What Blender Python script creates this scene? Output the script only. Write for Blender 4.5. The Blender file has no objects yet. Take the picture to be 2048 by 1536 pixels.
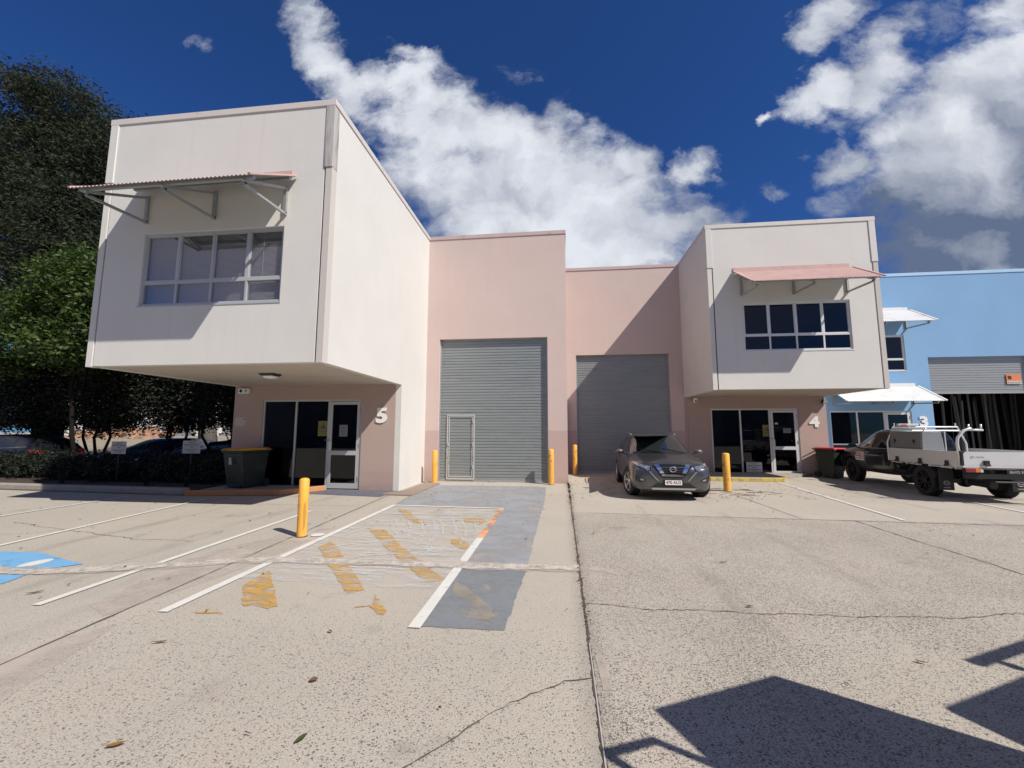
import bpy, bmesh, math, random
import numpy as np
from mathutils import Vector, Matrix
from mathutils.bvhtree import BVHTree
rad = math.radians
S = bpy.context.scene
# ---------------------------------------------------------------- camera
yaw, pitch, roll = rad(6.669), rad(6.361), rad(0.073)
fw = Vector((-math.sin(yaw)*math.cos(pitch), math.cos(yaw)*math.cos(pitch), math.sin(pitch)))
rt = Vector((math.cos(yaw), math.sin(yaw), 0)); up = rt.cross(fw)
r2 = math.cos(roll)*rt + math.sin(roll)*up; u2 = -math.sin(roll)*rt + math.cos(roll)*up
cam = bpy.data.objects.new('camera', bpy.data.cameras.new('camera'))
S.collection.objects.link(cam)
cam.matrix_world = Matrix(((r2.x, u2.x, -fw.x, 0), (r2.y, u2.y, -fw.y, 0), (r2.z, u2.z, -fw.z, 1.6), (0, 0, 0, 1)))
cam.data.sensor_width = 36; cam.data.lens = 14.783
cam.data.clip_start = 0.05; cam.data.clip_end = 3000
S.camera = cam
# ---------------------------------------------------------------- light and exposure
SUN_TO = Vector((1.0, -0.61, 1.22)).normalized()
SUN_EL = math.asin(SUN_TO.z); SUN_AZ = math.atan2(SUN_TO.x, SUN_TO.y)
sun = bpy.data.objects.new('sun', bpy.data.lights.new('sun', 'SUN')); S.collection.objects.link(sun)
sun.data.energy = 4.7; sun.data.angle = rad(0.5); sun.data.color = (1.0, 0.94, 0.85)
sun.rotation_euler = SUN_TO.to_track_quat('Z', 'Y').to_euler()
S.view_settings.view_transform = 'Standard'; S.view_settings.look = 'None'
S.view_settings.exposure = 0.26; S.view_settings.gamma = 1.0
# ---------------------------------------------------------------- node helpers
class NT:
    def __init__(s, tree): s.t = tree; s.n = tree.nodes; s.l = tree.links
    def node(s, typ, **kw):
        n = s.n.new(typ)
        for k, v in kw.items():
            if k.startswith('i_'):
                key = k[2:]; key = int(key) if key.isdigit() else key
                s.set(n.inputs[key], v)
            else: setattr(n, k, v)
        return n
    def set(s, inp, v):
        if isinstance(v, bpy.types.NodeSocket): s.l.new(v, inp)
        else:
            if isinstance(v, (tuple, list)) and inp.type == 'RGBA' and len(v) == 3: v = (*v, 1)
            inp.default_value = v
    def math(s, op, a, b=0.0, c=0.0, clamp=False):
        n = s.n.new('ShaderNodeMath'); n.operation = op; n.use_clamp = clamp
        s.set(n.inputs[0], a); s.set(n.inputs[1], b); s.set(n.inputs[2], c); return n.outputs[0]
    def vmath(s, op, a, b=(0, 0, 0)):
        n = s.n.new('ShaderNodeVectorMath'); n.operation = op; s.set(n.inputs[0], a)
        if op == 'SCALE': s.set(n.inputs['Scale'], b)
        else: s.set(n.inputs[1], b)
        return n.outputs['Value'] if op in ('LENGTH', 'DOT_PRODUCT') else n.outputs[0]
    def mix(s, f, a, b, blend='MIX'):
        n = s.n.new('ShaderNodeMix'); n.data_type = 'RGBA'; n.blend_type = blend; n.clamp_factor = True
        s.set(n.inputs[0], f); s.set(n.inputs[6], a); s.set(n.inputs[7], b); return n.outputs[2]
    def noise(s, vec, scale, detail=4, rough=0.5, col=False, dist=0.0):
        n = s.n.new('ShaderNodeTexNoise'); s.set(n.inputs['Vector'], vec)
        n.inputs['Scale'].default_value = scale; n.inputs['Detail'].default_value = detail
        n.inputs['Roughness'].default_value = rough; n.inputs['Distortion'].default_value = dist
        return n.outputs['Color'] if col else n.outputs[0]
    def voro(s, vec, scale, feature='F1', out=0):
        n = s.n.new('ShaderNodeTexVoronoi'); n.feature = feature; s.set(n.inputs['Vector'], vec)
        n.inputs['Scale'].default_value = scale; return n.outputs[out]
    def smooth(s, v, lo, hi, a=0.0, b=1.0):
        n = s.n.new('ShaderNodeMapRange'); n.interpolation_type = 'SMOOTHSTEP'
        s.set(n.inputs[0], v); s.set(n.inputs[1], lo); s.set(n.inputs[2], hi); s.set(n.inputs[3], a); s.set(n.inputs[4], b)
        return n.outputs[0]
    def mapping(s, vec, loc=(0, 0, 0), rot=(0, 0, 0), scale=(1, 1, 1), typ='POINT'):
        n = s.n.new('ShaderNodeMapping'); n.vector_type = typ; s.set(n.inputs[0], vec)
        s.set(n.inputs[1], loc); s.set(n.inputs[2], rot); s.set(n.inputs[3], scale); return n.outputs[0]
# ---------------------------------------------------------------- sky
W = bpy.data.worlds.new('World'); S.world = W; W.use_nodes = True
W.node_tree.nodes.clear(); N = NT(W.node_tree)
sky = N.node('ShaderNodeTexSky', sky_type='NISHITA', sun_disc=False, sun_elevation=SUN_EL, sun_rotation=SUN_AZ,
             altitude=60.0, air_density=1.0, dust_density=0.3, ozone_density=3.0)
geo = N.node('ShaderNodeTexCoord').outputs['Generated']
sep = N.node('ShaderNodeSeparateXYZ', i_0=geo).outputs
yy = N.math('MAXIMUM', sep[1], 0.05)
u = N.math('DIVIDE', sep[0], yy); v = N.math('DIVIDE', sep[2], yy)
uv = N.node('ShaderNodeCombineXYZ', i_0=u, i_1=v).outputs[0]
w1 = N.noise(uv, 3.0, 6, 0.62, col=True)
w1 = N.vmath('SCALE', N.vmath('SUBTRACT', w1, (0.5, 0.5, 0.5)), 0.26)
uvw = N.vmath('ADD', uv, w1)
w2 = N.vmath('SCALE', N.vmath('SUBTRACT', N.noise(uv, 13.0, 5, 0.6, col=True), (0.5, 0.5, 0.5)), 0.060)
uvw = N.vmath('ADD', uvw, w2)
uvw = N.vmath('MULTIPLY', uvw, (1, 1, 0))
BLOBS = [(-0.619, 1.035, 0.362, 0.084, -1.014, 1), (-0.381, 0.919, 0.33, 0.105, -0.45, 0.9), (-0.208, 0.738, 0.436, 0.140, -0.516, 1.0), (-0.035, 0.558, 0.49, 0.225, -0.43, 1.4), (-0.22, 0.50, 0.22, 0.12, -0.5, 0.9), (0.17, 0.654, 0.142, 0.075, -0.689, 0.9), (0.303, 0.631, 0.101, 0.052, 0.824, 0.9), (0.326, 0.445, 0.102, 0.036, 0.654, 0.8), (-0.077, 0.91, 0.141, 0.054, -0.611, 0.24), (0.647, 0.98, 0.163, 0.056, -2.197, 0.75), (0.63, 0.83, 0.124, 0.064, 0.394, 0.9), (0.749, 0.869, 0.19, 0.087, 0.908, 0.8), (0.676, 0.643, 0.116, 0.062, -0.128, 1), (0.917, 0.75, 0.348, 0.115, 0.601, 1), (1.008, 0.619, 0.392, 0.223, 0.393, 1.5), (0.973, 0.4, 0.308, 0.155, 0.106, 1.4), (1.025, 0.986, 0.255, 0.113, 0.271, 0.8), (0.515, 0.777, 0.03, 0.017, 0.877, 0.8), (0.499, 0.574, 0.044, 0.027, 0.027, 0.33), (-1.045, 1.111, 0.061, 0.026, -0.654, 0.17), (0.328, 0.557, 0.031, 0.022, -0.593, 0.4), (-0.438, 0.54, 0.188, 0.084, 0.254, 0.3)]
field = None
for bu, bv, ba, bb, ang, st in BLOBS:
    m = N.mapping(uvw, (bu, bv, 0), (0, 0, ang), (ba*1.12, bb*1.25, 1), 'TEXTURE')
    f = N.math('MULTIPLY', N.math('SUBTRACT', 1.0, N.vmath('LENGTH', m), clamp=True), st)
    field = f if field is None else N.math('MAXIMUM', field, f)
# unseen clouds behind and overhead, added for reflections and a less blue fill light
n3 = N.noise(geo, 2.1, 6, 0.55)
back = N.math('MULTIPLY', N.smooth(n3, 0.42, 0.66), N.smooth(sep[1], 0.22, 0.0))
back = N.math('MULTIPLY', back, 0.45)
streak = N.mapping(N.vmath('ADD', uv, w2), rot=(0, 0, 0.55), scale=(1.0, 1.75, 1))
n1 = N.noise(streak, 4.4, 10, 0.60, dist=0.15)
n2 = N.noise(N.vmath('ADD', uv, w2), 15.0, 7, 0.62)
nn = N.math('ADD', N.math('MULTIPLY', N.math('SUBTRACT', n1, 0.52), 1.9), N.math('MULTIPLY', N.math('SUBTRACT', n2, 0.5), 0.55))
inside = N.smooth(field, 0.0, 0.16)
raw = N.math('ADD', field, N.math('MULTIPLY', nn, inside))
dens = N.smooth(raw, 0.03, 0.66)
dens = N.math('POWER', dens, 0.8)
dens = N.math('MAXIMUM', N.math('MULTIPLY', dens, 0.985), back)
dens = N.math('MULTIPLY', dens, N.smooth(sep[2], -0.02, 0.03))
# the sun comes from the right: billows are bright on that side and grey away from it and at the cloud's base
sh = N.vmath('ADD', uvw, (0.040, 0.045, 0))
relief = N.math('SUBTRACT', N.noise(uvw, 3.8, 5, 0.48), N.noise(sh, 3.8, 5, 0.48))
big = N.math('SUBTRACT', N.noise(uvw, 2.6, 3, 0.5), 0.5)
lit = N.math('ADD', 0.66, N.math('MULTIPLY', relief, 2.1))
lit = N.math('ADD', lit, N.math('MULTIPLY', big, 1.1))
lit = N.math('ADD', lit, N.smooth(raw, 0.25, 0.9, 0.0, 0.16))
heart = N.vmath('LENGTH', N.mapping(uvw, (0.93, 0.40, 0), (0, 0, 0.15), (0.50, 0.25, 1), 'TEXTURE'))
lit = N.math('SUBTRACT', lit, N.smooth(heart, 1.7, 0.15, 0.0, 0.80))
lit = N.math('ADD', lit, 0.0, clamp=True)
ccol = N.mix(lit, (0.15, 0.20, 0.32), (0.95, 0.99, 1.07))
grade = N.smooth(sep[2], 0.15, 0.75)
base = N.mix(grade, (0.16, 0.345, 0.69), (0.175, 0.365, 0.68))
skyc = N.vmath('MULTIPLY', sky.outputs[0], base)
skyc = N.mix(N.smooth(sep[2], 0.0, -0.03), skyc, (0.9, 0.85, 0.75))
ccol = N.vmath('MULTIPLY', ccol, (6.9, 6.9, 6.9))
ccol = N.mix(N.smooth(sep[1], 0.10, -0.05), ccol, (5.0, 4.1, 3.2))  # warm tint on the added rear clouds offsets the blue sky light
final = N.mix(dens, skyc, ccol)
bg = N.node('ShaderNodeBackground', i_0=final, i_1=0.1)
N.l.new(bg.outputs[0], N.node('ShaderNodeOutputWorld').inputs[0])
# ---------------------------------------------------------------- materials
MATS = {}
def mat(name, col, rough=0.7, metal=0.0, var=0.0, vscale=3.0, bump=0.0, bscale=60.0, spec=0.5, coat=0.0, dirt=None, stretch=(1, 1, 1), alpha=None, emis=None):
    if name in MATS: return MATS[name]
    m = bpy.data.materials.new(name); m.use_nodes = True
    t = NT(m.node_tree); b = m.node_tree.nodes['Principled BSDF']
    b.inputs['Roughness'].default_value = rough; b.inputs['Metallic'].default_value = metal
    b.inputs['Specular IOR Level'].default_value = spec
    if coat: b.inputs['Coat Weight'].default_value = coat; b.inputs['Coat Roughness'].default_value = 0.04
    oc = t.node('ShaderNodeTexCoord').outputs['Object']
    v = t.mapping(oc, scale=stretch)
    c = (*col, 1)
    if var:
        n = t.noise(v, vscale, 5, 0.6)
        c = t.mix(n, tuple(x*(1-var) for x in col), tuple(min(1, x*(1+var)) for x in col))
    if dirt:
        dc, dsc, lo, hi = dirt
        n = t.noise(t.mapping(oc, loc=(3, 7, 1), scale=stretch), dsc, 6, 0.65)
        c = t.mix(t.smooth(n, lo, hi), c, (*dc, 1))
    t.set(b.inputs['Base Color'], c)
    if bump:
        bn = t.node('ShaderNodeBump', i_Strength=bump, i_Distance=0.004, i_Height=t.noise(oc, bscale, 3, 0.6))
        t.l.new(bn.outputs[0], b.inputs['Normal'])
    if emis:
        b.inputs['Emission Color'].default_value = (*emis[:3], 1); b.inputs['Emission Strength'].default_value = emis[3]
    MATS[name] = m; return m
def wall_mat(name, col, low=None, zlow=0.0, streaks=0.25):
    """painted tilt-up concrete: fine texture, faint cloudiness, rain streaks under the coping, optional darker repaint band"""
    m = bpy.data.materials.new(name); m.use_nodes = True; MATS[name] = m
    t = NT(m.node_tree); b = m.node_tree.nodes['Principled BSDF']; b.inputs['Roughness'].default_value = 0.82
    b.inputs['Specular IOR Level'].default_value = 0.3
    g = t.node('ShaderNodeNewGeometry').outputs['Position']
    c = t.mix(t.noise(g, 0.8, 6, 0.6), tuple(x*0.89 for x in col), tuple(min(1, x*1.05) for x in col))
    c = t.mix(t.smooth(t.noise(t.mapping(g, (3, 1, 8)), 0.45, 4, 0.5), 0.45, 0.75, 0.0, 0.35), c, (col[0]*1.02, col[1]*0.955, col[2]*0.945))
    if low:
        z = t.node('ShaderNodeSeparateXYZ', i_0=g).outputs
        zz = t.math('ADD', z[2], t.math('MULTIPLY', t.noise(g, 6.0, 3), 0.05))
        c = t.mix(t.smooth(zz, zlow+0.01, zlow+0.03), low, c)
        damp = t.math('MULTIPLY', t.smooth(zz, 0.30, 0.02), t.noise(g, 4.0, 4))
        c = t.mix(t.math('MULTIPLY', damp, 0.6), c, (0.20, 0.16, 0.14))
    st = t.noise(t.mapping(g, scale=(7, 7, 0.35)), 1.0, 5, 0.7)
    st = t.math('MULTIPLY', t.smooth(st, 0.54, 0.84), streaks*0.85)
    c = t.mix(st, c, tuple(x*0.62 for x in col))
    pk = t.noise(g, 260.0, 2, 0.5)
    c = t.mix(t.smooth(pk, 0.66, 0.74, 0.0, 0.22), c, tuple(x*0.5 for x in col))
    t.set(b.inputs['Base Color'], c)
    h = t.math('ADD', t.noise(g, 120.0, 3, 0.6), t.math('MULTIPLY', t.noise(g, 2.5, 3, 0.5), 2.0))
    bn = t.node('ShaderNodeBump', i_Strength=0.32, i_Distance=0.006, i_Height=h)
    t.l.new(bn.outputs[0], b.inputs['Normal'])
    return m
def glass_mat(name, tint=(0.6, 0.62, 0.62), refl=0.9, k=1.3):
    m = bpy.data.materials.new(name); m.use_nodes = True; MATS[name] = m
    t = NT(m.node_tree); t.n.clear()
    tr = t.node('ShaderNodeBsdfTransparent', i_0=(*tint, 1)); gl = t.node('ShaderNodeBsdfGlossy', i_0=(refl, refl, refl, 1), i_1=0.015)
    fr = t.node('ShaderNodeFresnel', i_0=1.5)
    mx = t.node('ShaderNodeMixShader', i_0=t.math('MULTIPLY', fr.outputs[0], k, clamp=True)); t.l.new(tr.outputs[0], mx.inputs[1]); t.l.new(gl.outputs[0], mx.inputs[2])
    t.l.new(mx.outputs[0], t.node('ShaderNodeOutputMaterial').inputs[0]); return m
CREAM = wall_mat('cream_render', (0.655, 0.642, 0.605))
CREAMY = wall_mat('grey_cream_render', (0.56, 0.525, 0.49), streaks=0.35)
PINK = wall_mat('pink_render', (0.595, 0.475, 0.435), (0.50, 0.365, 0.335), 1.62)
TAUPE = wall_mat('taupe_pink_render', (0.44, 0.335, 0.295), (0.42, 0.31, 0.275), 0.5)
BLUE = wall_mat('blue_render', (0.225, 0.405, 0.635), streaks=0.15)
SOFF = mat('soffit_board', (0.50, 0.44, 0.375), 0.85, var=0.10, vscale=1.2, dirt=((0.36, 0.31, 0.26), 0.9, 0.5, 0.8))
COPING = mat('coping_metal', (0.60, 0.56, 0.52), 0.5, var=0.12, vscale=2.0, dirt=((0.28, 0.26, 0.24), 2.6, 0.56, 0.75), bump=0.1)
COPINGP = mat('pink_coping_metal', (0.52, 0.40, 0.37), 0.5, var=0.12, dirt=((0.30, 0.25, 0.23), 2.6, 0.56, 0.75))
COPINGB = mat('blue_coping_metal', (0.38, 0.58, 0.78), 0.5, var=0.08)
JOINT = mat('joint_sealant', (0.10, 0.095, 0.09), 0.9)
STAIN = mat('stained_concrete', (0.44, 0.42, 0.40), 0.85, var=0.25, vscale=3, stretch=(6, 6, 0.6), dirt=((0.13, 0.125, 0.12), 1.6, 0.46, 0.72), bump=0.2)
ALU = mat('powdercoat_aluminium', (0.48, 0.49, 0.50), 0.38, 0.25, var=0.05)
ALUW = mat('pale_aluminium', (0.66, 0.66, 0.655), 0.4, 0.15, var=0.05)
GALV = mat('galvanised_steel', (0.40, 0.415, 0.42), 0.45, 0.5, var=0.25, vscale=14)
AWNP = mat('pink_corrugated', (0.56, 0.37, 0.335), 0.6, var=0.14, vscale=1.5, dirt=((0.36, 0.24, 0.22), 3.0, 0.5, 0.8))
AWNU = mat('grey_sheet_underside', (0.30, 0.305, 0.30), 0.5, 0.3, var=0.1)
AWNW = mat('white_corrugated', (0.74, 0.745, 0.74), 0.5, var=0.08, dirt=((0.50, 0.49, 0.47), 2.0, 0.5, 0.85))
DARK = mat('dark_interior', (0.012, 0.013, 0.020), 0.9)  # near-black backing board, darkness of the unlit room put into its colour
NAVY = mat('navy_backing', (0.012, 0.016, 0.062), 0.6)  # navy backing board, the dark room behind the glass painted as colour
BLIND = mat('grey_blind', (0.70, 0.70, 0.71), 0.7, var=0.05)
GLASS = glass_mat('window_glass', (0.90, 0.90, 0.90), 0.9, 0.55); GLASSD = glass_mat('tinted_glass', (0.50, 0.52, 0.56), 0.7, 0.95)
WHITE = mat('white_paint', (0.80, 0.80, 0.79), 0.6, var=0.04)
SIGNP = mat('shaded_sign_board', (0.42, 0.42, 0.40), 0.8, var=0.08)  # duller copy of the white sign board, with shade put into its colour
PAPER = mat('paper', (0.62, 0.62, 0.60), 0.8, var=0.05)
BLACK = mat('black_plastic', (0.016, 0.016, 0.017), 0.5, var=0.2)
INK = mat('ink', (0.03, 0.03, 0.032), 0.7)
RUBBER = mat('rubber', (0.022, 0.022, 0.023), 0.85, var=0.25, vscale=12)
ROLLER = mat('roller_curtain', (0.272, 0.292, 0.292), 0.42, 0.25, var=0.16, vscale=1.1, stretch=(0.6, 1, 9), dirt=((0.17, 0.20, 0.20), 2.2, 0.5, 0.85), bump=0.25, bscale=26)
RUSTW = mat('rusty_white_frame', (0.43, 0.425, 0.41), 0.6, dirt=((0.27, 0.20, 0.17), 7.0, 0.60, 0.68))
YEL = mat('yellow_bollard_paint', (0.80, 0.41, 0.065), 0.42, var=0.10, vscale=3, dirt=((0.40, 0.25, 0.11), 7.0, 0.57, 0.66), bump=0.25, bscale=30)
ORANGEK = mat('orange_kerb_paint', (0.52, 0.23, 0.085), 0.75, var=0.2, dirt=((0.30, 0.26, 0.21), 4, 0.5, 0.66))
YELLOWK = mat('yellow_kerb_paint', (0.55, 0.42, 0.07), 0.75, var=0.2, dirt=((0.30, 0.26, 0.21), 5, 0.5, 0.62))
KERB = mat('kerb_concrete', (0.31, 0.285, 0.25), 0.9, var=0.2, bump=0.5, bscale=70, dirt=((0.20, 0.18, 0.16), 3.5, 0.5, 0.75))
CHROME = mat('chrome', (0.82, 0.83, 0.85), 0.08, 1.0)
SILVER = mat('silver_alloy', (0.52, 0.525, 0.53), 0.28, 0.85)
# ---------------------------------------------------------------- mesh builder
class MB:
    def __init__(s, off=(0, 0, 0)): s.v = []; s.f = []; s.off = Vector(off)
    def add(s, vs, fs):
        o = len(s.v); s.v += [tuple(v) for v in vs]; s.f += [tuple(i+o for i in f) for f in fs]; return s
    def box(s, x0, x1, y0, y1, z0, z1):
        vs = [(x, y, z) for x in (x0, x1) for y in (y0, y1) for z in (z0, z1)]
        return s.add(vs, [(0, 1, 3, 2), (4, 6, 7, 5), (0, 4, 5, 1), (2, 3, 7, 6), (0, 2, 6, 4), (1, 5, 7, 3)])
    def hexa(s, b, t):  # four bottom and four top corners
        return s.add(list(b)+list(t), [(3, 2, 1, 0), (4, 5, 6, 7), (0, 1, 5, 4), (1, 2, 6, 5), (2, 3, 7, 6), (3, 0, 4, 7)])
    def prism(s, poly, z0, z1, axis='z'):
        n = len(poly)
        def P(a, b, c): return {'z': (a, b, c), 'y': (a, c, b), 'x': (c, a, b)}[axis]
        vs = [P(a, b, z0) for a, b in poly]+[P(a, b, z1) for a, b in poly]
        return s.add(vs, [tuple(range(n-1, -1, -1)), tuple(range(n, 2*n))]+[(i, (i+1) % n, n+(i+1) % n, n+i) for i in range(n)])
    def tube(s, pts, r, n=10, cap=True):
        pts = [Vector(p) for p in pts]; rs = r if isinstance(r, (list, tuple)) else [r]*len(pts)
        rings = []; prev = None
        for i, p in enumerate(pts):
            d = (pts[min(i+1, len(pts)-1)]-pts[max(i-1, 0)]).normalized()
            a = prev if prev is not None else (Vector((0, 0, 1)) if abs(d.z) < 0.9 else Vector((1, 0, 0)))
            a = (a-d*a.dot(d)).normalized(); b = d.cross(a); prev = a
            rings.append([p+(a*math.cos(2*math.pi*k/n)+b*math.sin(2*math.pi*k/n))*rs[i] for k in range(n)])
        vs = [q for g in rings for q in g]
        fs = [(i*n+k, i*n+(k+1) % n, (i+1)*n+(k+1) % n, (i+1)*n+k) for i in range(len(pts)-1) for k in range(n)]
        if cap: fs += [tuple(range(n-1, -1, -1)), tuple((len(pts)-1)*n+k for k in range(n))]
        return s.add(vs, fs)
    def lathe(s, prof, c=(0, 0, 0), n=24, axis='z'):
        vs = []; m = len(prof)
        for k in range(n):
            a = 2*math.pi*k/n
            for r, h in prof:
                q = (r*math.cos(a), r*math.sin(a), h)
                if axis == 'y': q = (q[0], q[2], q[1])
                if axis == 'x': q = (q[2], q[0], q[1])
                vs.append((c[0]+q[0], c[1]+q[1], c[2]+q[2]))
        return s.add(vs, [(k*m+i, ((k+1) % n)*m+i, ((k+1) % n)*m+i+1, k*m+i+1) for k in range(n) for i in range(m-1)])
    def quadstrip(s, a, b):
        n = len(a); return s.add(list(a)+list(b), [(i, i+1, n+i+1, n+i) for i in range(n-1)])
    def bar(s, p, q, w, h, upv=(0, 0, 1)):
        p, q = Vector(p), Vector(q); d = (q-p).normalized(); x = d.cross(Vector(upv))
        x = x.normalized() if x.length > 1e-6 else Vector((1, 0, 0)); y = x.cross(d)
        x, y = x*w/2, y*h/2
        return s.hexa([p-x-y, p+x-y, p+x+y, p-x+y], [q-x-y, q+x-y, q+x+y, q-x+y])
    def build(s, name, m, parent=None, smooth=False, bevel=0.0, merge=False, autos=None):
        me = bpy.data.meshes.new(name)
        me.from_pydata([tuple(Vector(v)-s.off) for v in s.v], [], s.f)
        bm = bmesh.new(); bm.from_mesh(me)
        if merge: bmesh.ops.remove_doubles(bm, verts=bm.verts, dist=1e-4)
        bmesh.ops.recalc_face_normals(bm, faces=bm.faces)
        bm.to_mesh(me); bm.free()
        if m: me.materials.append(m)
        o = bpy.data.objects.new(name, me); S.collection.objects.link(o)
        if parent: o.parent = parent
        if bevel:
            b = o.modifiers.new('bevel', 'BEVEL'); b.width = bevel; b.segments = 2; b.limit_method = 'ANGLE'; b.angle_limit = rad(40)
        if smooth or autos:
            me.polygons.foreach_set('use_smooth', [True]*len(me.polygons))
            if autos: me.set_sharp_from_angle(angle=rad(autos))
        return o
def tag(o, label=None, cat=None, group=None, kind=None):
    if label: o['label'] = label
    if cat: o['category'] = cat
    if group: o['group'] = group
    if kind: o['kind'] = kind
    return o
def empty(name, loc, label, cat, group=None, rz=0.0):
    e = bpy.data.objects.new(name, None); S.collection.objects.link(e); e.location = loc; e.rotation_euler = (0, 0, rz)
    e.empty_display_size = 0.2
    return tag(e, label, cat, group)
def copy_tree(o, parent=None):
    c = o.copy(); S.collection.objects.link(c)
    if parent: c.parent = parent
    for ch in list(o.children): copy_tree(ch, c)
    return c
def text_mesh(name, body, size, m, parent, loc, rot=(math.pi/2, 0, 0), ext=0.004, bold=0.0, sx=1.0, align='CENTER', spacing=1.0):
    cu = bpy.data.curves.new(name, 'FONT'); cu.body = body; cu.size = size; cu.extrude = ext; cu.offset = bold*size
    cu.align_x = align; cu.align_y = 'CENTER'; cu.space_character = spacing; cu.resolution_u = 3
    t = bpy.data.objects.new(name, cu); S.collection.objects.link(t)
    dg = bpy.context.evaluated_depsgraph_get(); me = bpy.data.meshes.new_from_object(t.evaluated_get(dg))
    bpy.data.objects.remove(t); bpy.data.curves.remove(cu)
    me.materials.clear(); me.materials.append(m); me.name = name
    o = bpy.data.objects.new(name, me); S.collection.objects.link(o); o.parent = parent
    o.location = loc; o.rotation_euler = rot; o.scale = (sx, 1, 1); return o
def wall_xz(mb, x0, x1, z0, z1, y0, y1, holes=()):
    """wall slab in the XZ plane, front face y0, back face y1, with rectangular openings (hx0,hx1,hz0,hz1)"""
    xs = sorted({x0, x1, *[h[0] for h in holes], *[h[1] for h in holes]}); zs = sorted({z0, z1, *[h[2] for h in holes], *[h[3] for h in holes]})
    xs = [x for x in xs if x0 <= x <= x1]; zs = [z for z in zs if z0 <= z <= z1]
    solid = lambda i, j: 0 <= i < len(xs)-1 and 0 <= j < len(zs)-1 and not any(h[0] < (xs[i]+xs[i+1])/2 < h[1] and h[2] < (zs[j]+zs[j+1])/2 < h[3] for h in holes)
    for i in range(len(xs)-1):
        for j in range(len(zs)-1):
            if not solid(i, j): continue
            a, b, c, d = xs[i], xs[i+1], zs[j], zs[j+1]
            mb.add([(a, y0, c), (b, y0, c), (b, y0, d), (a, y0, d)], [(0, 1, 2, 3)])
            mb.add([(a, y1, c), (b, y1, c), (b, y1, d), (a, y1, d)], [(3, 2, 1, 0)])
            for (di, dj, e) in ((-1, 0, ((a, c), (a, d))), (1, 0, ((b, c), (b, d))), (0, -1, ((a, c), (b, c))), (0, 1, ((a, d), (b, d)))):
                if not solid(i+di, j+dj):
                    (p, q) = e; mb.add([(p[0], y0, p[1]), (q[0], y0, q[1]), (q[0], y1, q[1]), (p[0], y1, p[1])], [(0, 1, 2, 3)])
    return mb
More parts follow.
